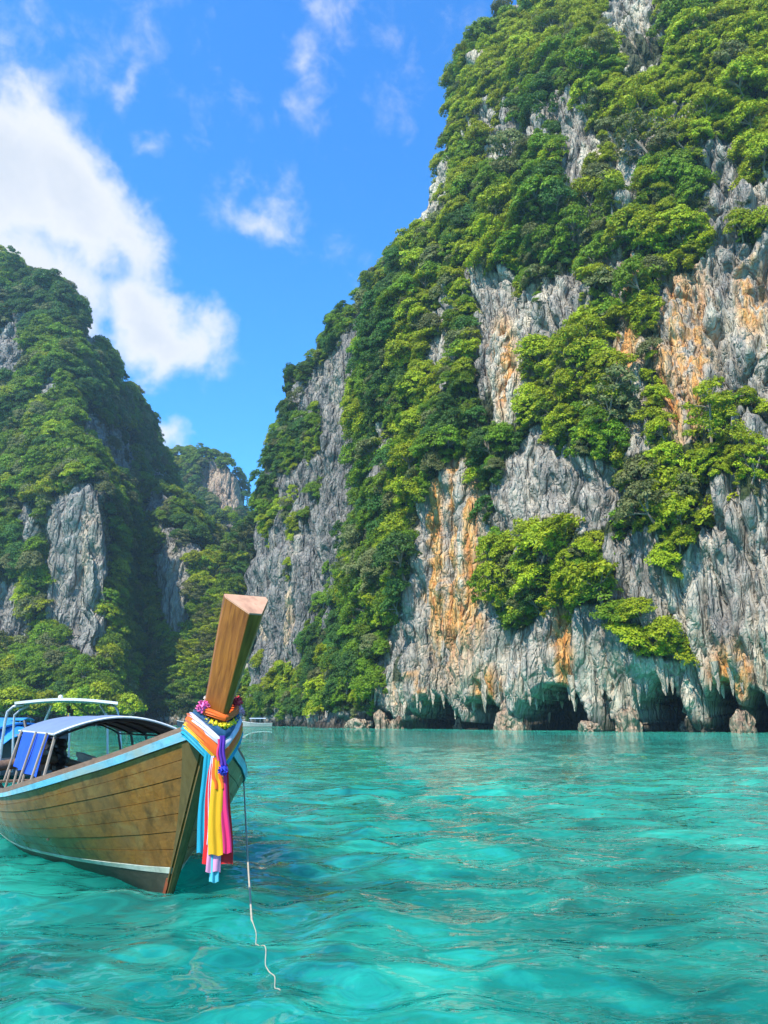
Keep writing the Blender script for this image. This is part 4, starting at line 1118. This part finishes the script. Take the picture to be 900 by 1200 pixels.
pipe([ap(128, 826), ap(135, 828), ap(138, 834), ap(140, 846), ap(143, 900)], .022)
pipe([ap(117, 826), ap(122, 834), ap(126, 842), ap(126, 900)], .022)
pipe([ap(60, 827), ap(57, 835), ap(52, 846), ap(48, 900)], .024)
pipe([ap(82, 827), ap(82, 842), ap(80, 900)], .02)
mb = MB(); p = ap(71, 817, YS); mb.tube([ap(71, 822, YS), p], .03, 8); mb.ball(p, .05, 8, 6); mb.obj('stern_lamp', M_white, aw)
for x, y in ((80, 829), (84, 833), (124, 838), (127, 840)):
    mb = MB()
    for k in range(4): mb.ball(ap(x, y + 1.5 * k, YS - .1), .04, 6, 4, .3)
    mb.obj('hanging_gear', M_rust if x < 100 else M_white, aw)

# ------------------------------------------------------------------ sashes, garlands and rope on the prow
def cloth(name, c):
    m, nt, bs = new_mat(name)
    co = nt.node('ShaderNodeTexCoord').outputs['Object']
    n = nt.noise(nt.scale(co, (1, 1, .15)), 26, 4, .6)
    nt.set(bs.inputs['Base Color'], nt.mix(nt.range(n, .3, .7), tuple(x * .75 for x in c) + (1,), (*c, 1)))
    bs.inputs['Roughness'].default_value = .6; bs.inputs['Specular IOR Level'].default_value = .3
    bs.inputs['Sheen Weight'].default_value = .2
    tr = nt.node('ShaderNodeBsdfTranslucent', ins={'Color': (*c, 1)})
    ms = nt.node('ShaderNodeMixShader', ins={0: .3, 1: bs.outputs[0], 2: tr.outputs[0]}); nt.set(nt.n['Material Output'].inputs[0], ms.outputs[0])
    return m
CL = dict(teal=(.01, .40, .55), white=(.80, .74, .84), yellow=(.95, .52, .01), orange=(.95, .17, .015), red=(.80, .02, .02), hot=(.88, .035, .20), pink=(.90, .40, .60), purple=(.13, .03, .42), blue=(.02, .09, .55), cyan=(.12, .60, .70), navy=(.012, .10, .22))
CM = {k: cloth('cloth_' + k, c) for k, c in CL.items()}
def sash_wrap(c, name, z_side, z_front, width, rad, front, mat, parent, tilt=0.0, fold=3):
    """band round the prow neck that droops to a point in front; s runs to the bow (-)"""
    rows = []
    n = 40
    for j in range(7):
        q = j / 6; row = []
        for k in range(n + 1):
            th = 2 * math.pi * k / n
            fr = (1 - math.sqrt(math.sin(th) ** 2 + .004)) if math.cos(th) > 0 else 0.0
            fr = max(0, fr) ** .85
            x = c - (rad + front * fr) * math.cos(th) * 1.0; y = (rad + .015) * math.sin(th) * (1.0 - .12 * fr)
            zc = z_side + (z_front - z_side) * fr
            w = width * (1 - .30 * fr)
            bul = .012 * math.sin(q * math.pi) + .006 * math.sin(q * math.pi * fold * 2 + th)
            nx, ny = -math.cos(th), math.sin(th)
            row.append((x + nx * bul, y + ny * bul, zc + w * (.5 - q)))
        rows.append(row)
    v_, f_ = solid_sheet(rows, .006); return mobj(name, v_, f_, mat, parent, True)
def sash_tail(px0, px1, y0, y1, w0, w1, mat, parent, Y, name='tail', ph=0.0, thick=.006):
    """hanging strip with lengthwise pleats; given by photo columns at the depth Y of the knot"""
    rows = []; n = 14; k_ = 17
    inv = lambda P: to_local(P)
    for i in range(k_):
        t = i / (k_ - 1); x = px0 + (px1 - px0) * t ** .8; y = y0 + (y1 - y0) * t; w = (w0 + (w1 - w0) * t ** .6)
        row = []
        for j in range(n):
            q = j / (n - 1) - .5
            pl_ = .008 * math.sin(q * 10 + ph + .8 * math.sin(t * 3 + ph)) * (.5 + .8 * t)
            row.append(inv(at(x + w * q + .8 * math.sin(t * 7 + ph), y + (1.0 * math.sin(q * 7 + ph) if i == k_ - 1 else 0), Y + pl_ + .03 * q * q)))
        rows.append(row)
    v_, f_ = solid_sheet(rows, thick); return mobj(name, v_, f_, mat, parent, True)
YK = bw(-1.30, 0, 0)[1]
def sash(label, wrap=None, tails=()):
    e = empty('sash', (BO[0], BO[1], 0), YAW); tag(e, label, 'sash', 'ribbon sashes tied round the prow')
    if wrap: sash_wrap(*wrap, e)
    for t in tails: sash_tail(*t[:6], t[6], e, t[7], ph=t[8] if len(t) > 8 else 0)
    return e
NS = -1.02
sash('teal sash hanging beside the red and yellow ones on the prow', (NS + .06, 'band', 1.42, 1.10, .10, .235, .05, CM['teal']), [(243, 236, 884, 1000, 7, 12, CM['teal'], YK + .02, .4)])
sash('orange sash band wrapped widest around the prow neck', (NS + .02, 'band', 1.49, 1.215, .15, .215, .08, CM['orange']), [(256, 255, 888, 925, 14, 13, CM['orange'], YK - .05, 1.1)])
sash('white sash band under the yellow flower garland', (NS, 'band', 1.53, 1.295, .085, .20, .105, CM['white']), [(249, 244, 886, 990, 4, 5, CM['white'], YK + .00, 2.1)])
sash('dark navy inner band around the prow neck', (NS - .02, 'band', 1.55, 1.38, .09, .175, .10, CM['navy']), ())
sash('red sash hanging behind the yellow one, wider at its hem', None, [(256, 255, 895, 1013, 20, 36, CM['red'], YK - .00, 2.6)])
sash('yellow sash hanging straight in the middle of the prow', (NS + .045, 'band', 1.455, 1.155, .075, .226, .065, CM['yellow']), [(255, 252, 890, 1002, 11, 17, CM['yellow'], YK - .05, .3)])
sash('hot pink sash hanging below the blue pompom', None, [(260, 265, 905, 1000, 8, 12, CM['hot'], YK - .045, 1.7)])
sash('pale pink sash with its hem showing below the yellow one', None, [(255, 250, 895, 1022, 8, 17, CM['pink'], YK - .025, 3.1)])
sash('short cyan sash whose hem hangs lowest over the water', None, [(254, 250, 895, 1034, 6, 11, CM['cyan'], YK - .015, 1.2)])
sash('purple sash knotted in front of the prow neck', None, [(260, 261, 862, 897, 6, 7, CM['purple'], YK - .09, .9)])
sash('magenta ribbon beside the purple knot', None, [(257, 257, 866, 892, 4, 5, CM['hot'], YK - .085, .2)])
# pompom, rosettes and garlands
def tuft(c, r, n, mb, seed):
    rr = random.Random(seed)
    for k in range(n):
        d = Vector((rr.gauss(0, 1), rr.gauss(0, 1), rr.gauss(0, 1))).normalized()
        a = d.orthogonal().normalized(); b = d.cross(a); c_ = Vector(c); w = r * .16
        p = c_ + d * r * rr.uniform(.8, 1.1)
        mb.add([c_ + d * r * .3 + a * w * .4, p + a * w, p + d * r * .12, p - a * w, p + b * w, p - b * w], [(0, 1, 2, 3), (0, 4, 2, 5)])
def pom(label, name, px, py, Y, r, mat, cat, seed):
    P = at(px, py, Y); mb = MB(); mb.ball((0, 0, 0), r * .8, 9, 6, .1); tuft((0, 0, 0), r, 70, mb, seed)
    o = mb.obj(name, mat); o.location = tuple(P); tag(o, label, cat); return o
M_yflower = simple('marigold', (.85, .62, .02), .7, .25, 60); M_pflower = simple('pink_flower', (.90, .16, .42), .7, .3, 60)
M_rflower = simple('red_flower', (.85, .06, .10), .7, .3, 60); M_wflower = simple('white_flower', (.85, .72, .62), .7, .2, 60); M_bpom = simple('blue_pompom', (.03, .05, .50), .7, .35, 60)
pom('blue tinsel pompom in front of the hanging sashes', 'pompom', 261, 903, YK - .10, .042, M_bpom, 'pompom', 1)
pom('bright pink flower rosette on the prow beside the yellow garland', 'rosette', 238, 829, bw(-1.0, .20, 0)[1] - .10, .058, M_pflower, 'flower', 2)
pom('cream flower rosette above the bright pink one on the prow', 'rosette', 244, 819, bw(-1.0, .15, 0)[1] - .02, .040, M_wflower, 'flower', 3)
pom('red flower rosette on the far side of the prow post', 'rosette', 278, 822, bw(-1.05, -.16, 0)[1] - .03, .048, M_rflower, 'flower', 4)
pom('pale pink flower rosette under the red one on the prow post', 'rosette', 280, 833, bw(-1.05, -.16, 0)[1] - .03, .05, simple('pale_pink_flower', (.88, .38, .48), .7, .25, 60), 'flower', 5)
gar = empty('garland', (BO[0], BO[1], 0), YAW); tag(gar, 'yellow marigold garland looped round the prow neck', 'garland')
fl = MB(); fl.ball((0, 0, 0), .02, 7, 5, .1); tuft((0, 0, 0), .027, 26, fl, 9); fme = mesh_from('flower', fl.v, fl.f, M_yflower)
for k in range(30):
    th = 2 * math.pi * k / 30; fr = max(0, math.cos(th)) ** 1.3
    o = bpy.data.objects.new('flower', fme); link(o, gar)
    o.location = (NS - .03 - (.165 + .07 * fr) * math.cos(th), .165 * math.sin(th), 1.565 - .10 * fr); o.rotation_euler = (k, k * 2, k * 3)
og = empty('garland', (BO[0], BO[1], 0), YAW); tag(og, 'orange cloth ring tied above the yellow garland', 'garland')
sash_wrap(NS - .07, 'band', 1.60, 1.52, .07, .150, .055, CM['orange'], og)

# mooring rope from the far rail to the water, its slack floating towards the camera
rp = [bw(1.45, -1.19, .88)]
e0 = at(295, 1078, 1); dd = ray(295, 1078); e0 = np.array([0, 0, CAM_H]) + dd * (CAM_H / -dd[2])
for t in np.linspace(.1, 1, 9): rp.append(rp[0] + (e0 - rp[0]) * t - np.array([0, 0, .05 * math.sin(math.pi * t)]))
for t in np.linspace(.03, 1, 60):
    x = 295 + 33 * t + 2.2 * math.sin(t * 19); y = 1078 + 84 * t
    dd = ray(x, y); q = np.array([0, 0, CAM_H]) + dd * (CAM_H / -dd[2]); q[2] = float(water_z(np.array([q[0]]), np.array([q[1]]))[0]) + .004; rp.append(q)
mb = MB(); mb.tube(rp, [.008] * 10 + [.0035] * (len(rp) - 10), 6); tag(mb.obj('mooring_rope', M_rope), 'thin mooring rope running from the boat rail into the water', 'rope')

# ------------------------------------------------------------------ other boats
def small_boat(name, label, loc, heading, L, beam, fb, hull_m, trim_m, roof_m, roof=(.25, .8, 1.5), prow=1.0, curtain=None):
    e = empty(name, loc, heading); tag(e, label, 'boat')
    sec = []
    for t in np.linspace(0, 1, 15):
        hb = beam / 2 * math.sin(math.pi * min(1, .08 + t * .62)) ** .7 if t < .75 else beam / 2 * (1 - .25 * (t - .75) / .25)
        hb = max(hb * (0.03 if t == 0 else 1), .03); z = fb * (1 + 1.1 * (1 - t) ** 3 + .15 * t ** 3); x = L * t - .12 * L * (1 - t) ** 3
        sec.append([(x, -hb, z), (x + .02 * L * (1 - t), -hb * .8, .1), (x + .06 * L * (1 - t) ** 2, 0, -.25), (x + .02 * L * (1 - t), hb * .8, .1), (x, hb, z)])
    mb = MB(); mb.sheet(sec); mb.add(sec[-1], [(0, 1, 2, 3, 4)]); mb.obj('hull', hull_m, e)
    for sd in (0, 4):
        mb = MB(); mb.tube([p[sd] for p in sec], .045 * beam / 1.6, 6); mb.obj('gunwale', trim_m, e)
    mb = MB(); mb.sheet([[(p[0][0], p[0][1] * .95, p[0][2] - .15), (p[4][0], p[4][1] * .95, p[4][2] - .15)] for p in sec]); mb.obj('deck', M_inside, e)
    if prow:
        p = sec[0][0]; mb = MB(); mb.tube([(p[0] + .15, 0, p[2] - .15), (p[0] - .35 * prow, 0, p[2] + .5 * prow), (p[0] - .6 * prow, 0, p[2] + 1.0 * prow)], [.08, .09, .11], 6); mb.obj('prow_post', M_post, e)
    if roof:
        a, b, h = roof; rows = [[(L * s, q * beam * .52, h + .18 * math.cos(q * 1.5)) for q in np.linspace(-1, 1, 9)] for s in np.linspace(a, b, 8)]
        v_, f_ = solid_sheet(rows, .05); mobj('canopy', v_, f_, roof_m, e, True)
        for s in np.linspace(a + .03, b - .03, 4):
            for sd in (-1, 1):
                mb = MB(); mb.tube([(L * s, sd * beam * .48, fb * .6), (L * s, sd * beam * .48, h + .05)], .03, 6); mb.obj('canopy_post', M_steel, e)
    if curtain:
        a, b, z0, z1, cm = curtain
        for sd in (-1, 1):
            rows = [[(L * s, sd * beam * (.5 + .015 * math.sin(s * 40)), z) for s in np.linspace(a, b, 20)] for z in (z1, (z0 + z1) / 2, z0)]
            v_, f_ = solid_sheet(rows, .02); mobj('side_curtain', v_, f_, cm, e, True)
    return e
M_navy = simple('navy_hull', (.012, .018, .035), .35, .3); M_tarp2 = simple('light_blue_tarp', (.03, .24, .60), .5, .25, 4, bump=.4); M_greyboat = simple('grey_boat', (.30, .31, .28), .6, .25)
P = at_base(40, 22, 0)
b2 = small_boat('moored_boat', 'moored boat with dark hull under a crumpled light blue tarpaulin beside the long wooden boat', (P[0], P[1], 0), math.radians(165), 8.0, 2.2, .62, M_navy, M_navy, M_tarp2, (.06, .95, 1.26), 0)
rows = []
for s in np.linspace(.3, 6.5, 16):
    rows.append([(s + .25 * math.cos(q * 1.5) * (-1 if s < 1 else 0), q * 1.22, .80 + (.72 + .05 * math.sin(s * 5)) * (1 - abs(q) ** 3.0) * (min(1, (s - .1) / 1.0)) ** .5 + .03 * math.sin(s * 7 + q * 9)) for q in np.linspace(-1, 1, 15)])
v_, f_ = solid_sheet(rows, .02); tp = mobj('tarpaulin', v_, f_, M_tarp2, b2, True)
mb = MB(); mb.sheet([[(s, 1.20 + .04 * math.sin(s * 3), z) for s in np.linspace(1.0, 5, 8)] for z in (1.18, 1.0, .82)]); mb.obj('white_panel', M_white, b2)
P = at_base(20, 62, 0)
small_boat('moored_boat', 'small white roofed boat moored far behind the stern awning', (P[0] + 2.4, P[1], 0), math.radians(178), 8.5, 1.8, .55, M_greyboat, M_bluepaint, M_tarp2, (.2, .85, 1.55), .8)
P = at_base(283, 212, 0)
small_boat('tour_boat', 'small tour boat with pale blue canopy moored below the grey bluff', (P[0] - .5, P[1], 0), math.radians(4), 8.6, 2.2, .85, M_greyboat, M_white, simple('pale_canopy', (.42, .52, .66), .6, .1), (.30, .80, 2.1), .6)
P = at_base(213, 215, 0)
small_boat('tour_boat', 'small dark tour boat with blue roof moored near the wooded spur', (P[0] - .5, P[1], 0), math.radians(10), 7.5, 2.0, .8, M_navy, M_white, M_tarp2, (.25, .85, 2.0), .6)

# ------------------------------------------------------------------ rocks and stalactites at the foot of the cliff
def rock_mesh(seed, sz):
    bm = bmesh.new(); bmesh.ops.create_icosphere(bm, subdivisions=4, radius=1)
    co = np.array([v.co[:] for v in bm.verts]); d = 0.8 * fbm(co[:, 0] * 1.3 + seed * 7, co[:, 1] * 1.3, co[:, 2] * 1.3, 3) - .55 * np.clip(.3 - np.abs(fbm(co[:, 0] * 2.2 + seed, co[:, 1] * 2.2, co[:, 2] * 1.2, 3)), 0, 1)
    for v, k in zip(bm.verts, d): v.co = Vector(v.co) * (1 + k); v.co.x *= sz[0]; v.co.y *= sz[1]; v.co.z *= sz[2]
    me = bpy.data.meshes.new('rock'); bm.to_mesh(me); bm.free(); me.materials.append(M_rockA)
    a = me.attributes.new('stain', 'FLOAT', 'POINT'); a.data.foreach_set('value', np.full(len(me.vertices), .3, np.float32)); return me
def on_shore(px, m=A):
    k = np.abs(m.P[..., 2] - 4.5) + np.abs(m.px - px) * .6 + 100 * (m.py < 700); i = np.unravel_index(np.argmin(k), k.shape); return m.P[i], m.fn[i]
RK = [rock_mesh(k, s) for k, s in enumerate([(1, .9, .8), (.8, 1, 1.2), (1.2, .8, .7), (.7, .7, 1.1)])]
RL = ['rugged brown', 'tall reddish brown', 'low flat brown', 'narrow upright brown']
for k, (px, sc) in enumerate([(397, 2.6), (412, 3.4), (424, 2.4), (466, 2.0), (540, 1.8), (597, 2.6), (690, 1.8), (730, 2.6), (812, 2.4), (868, 1.8), (380, 2.2), (450, 2.8)]):
    P, N = on_shore(px); o = bpy.data.objects.new('shore_rock', RK[k % 4]); link(o)
    q = P + N * [1, 1, 0] * 0.3; o.location = (q[0], q[1], .15 * sc); o.scale = (sc,) * 3; o.rotation_euler = (0, 0, k * 1.3)
    tag(o, f'{RL[k % 4]} shore rock standing in the water at the cliff foot', 'rock', 'rocks along the foot of the cliff')
def stal_mesh(seed):
    r = random.Random(seed); mb = MB(); n = 7; z = 0; pts = []; rad = []
    for k in range(n): t = k / (n - 1); pts.append((r.uniform(-.06, .06) - .1 * t, r.uniform(-.06, .06), 1.0 - 2.2 * t)); rad.append((.42 * (1 - t) ** .8 + .05) * r.uniform(.8, 1.15))
    mb.tube(pts, rad, 8); return mesh_from('stalactite', mb.v, mb.f, M_rockA, True)
SM = [stal_mesh(k) for k in range(5)]
for m_ in SM:
    for an in ('veg', 'stain', 'pale', 'wet_shade'):
        a = m_.attributes.new(an, 'FLOAT', 'POINT'); a.data.foreach_set('value', np.full(len(m_.vertices), .5 if an == 'pale' else (.12 if an == 'stain' else 0), np.float32))
rs = random.Random(5)
for k in range(70):
    px = 440 + 470 * (k + rs.uniform(-.4, .4)) / 69
    zt = rs.uniform(4.4, 7.5); kk = np.abs(A.P[..., 2] - zt) * 1.0 + np.abs(A.px - px) * .8 + 100 * (A.py < 700); i = np.unravel_index(np.argmin(kk), kk.shape); P = A.P[i]; N = A.fn[i]
    o = bpy.data.objects.new('stalactite', SM[k % 5]); link(o, A.obj); sc = rs.uniform(.7, 1.5)
    o.location = tuple(P - N * [1, 1, 0] * .12); o.scale = (sc, sc, sc * rs.uniform(1.0, 1.7)); o.rotation_euler = (rs.uniform(-.1, .1), rs.uniform(-.1, .1), rs.uniform(0, 6))
#BOAT_END
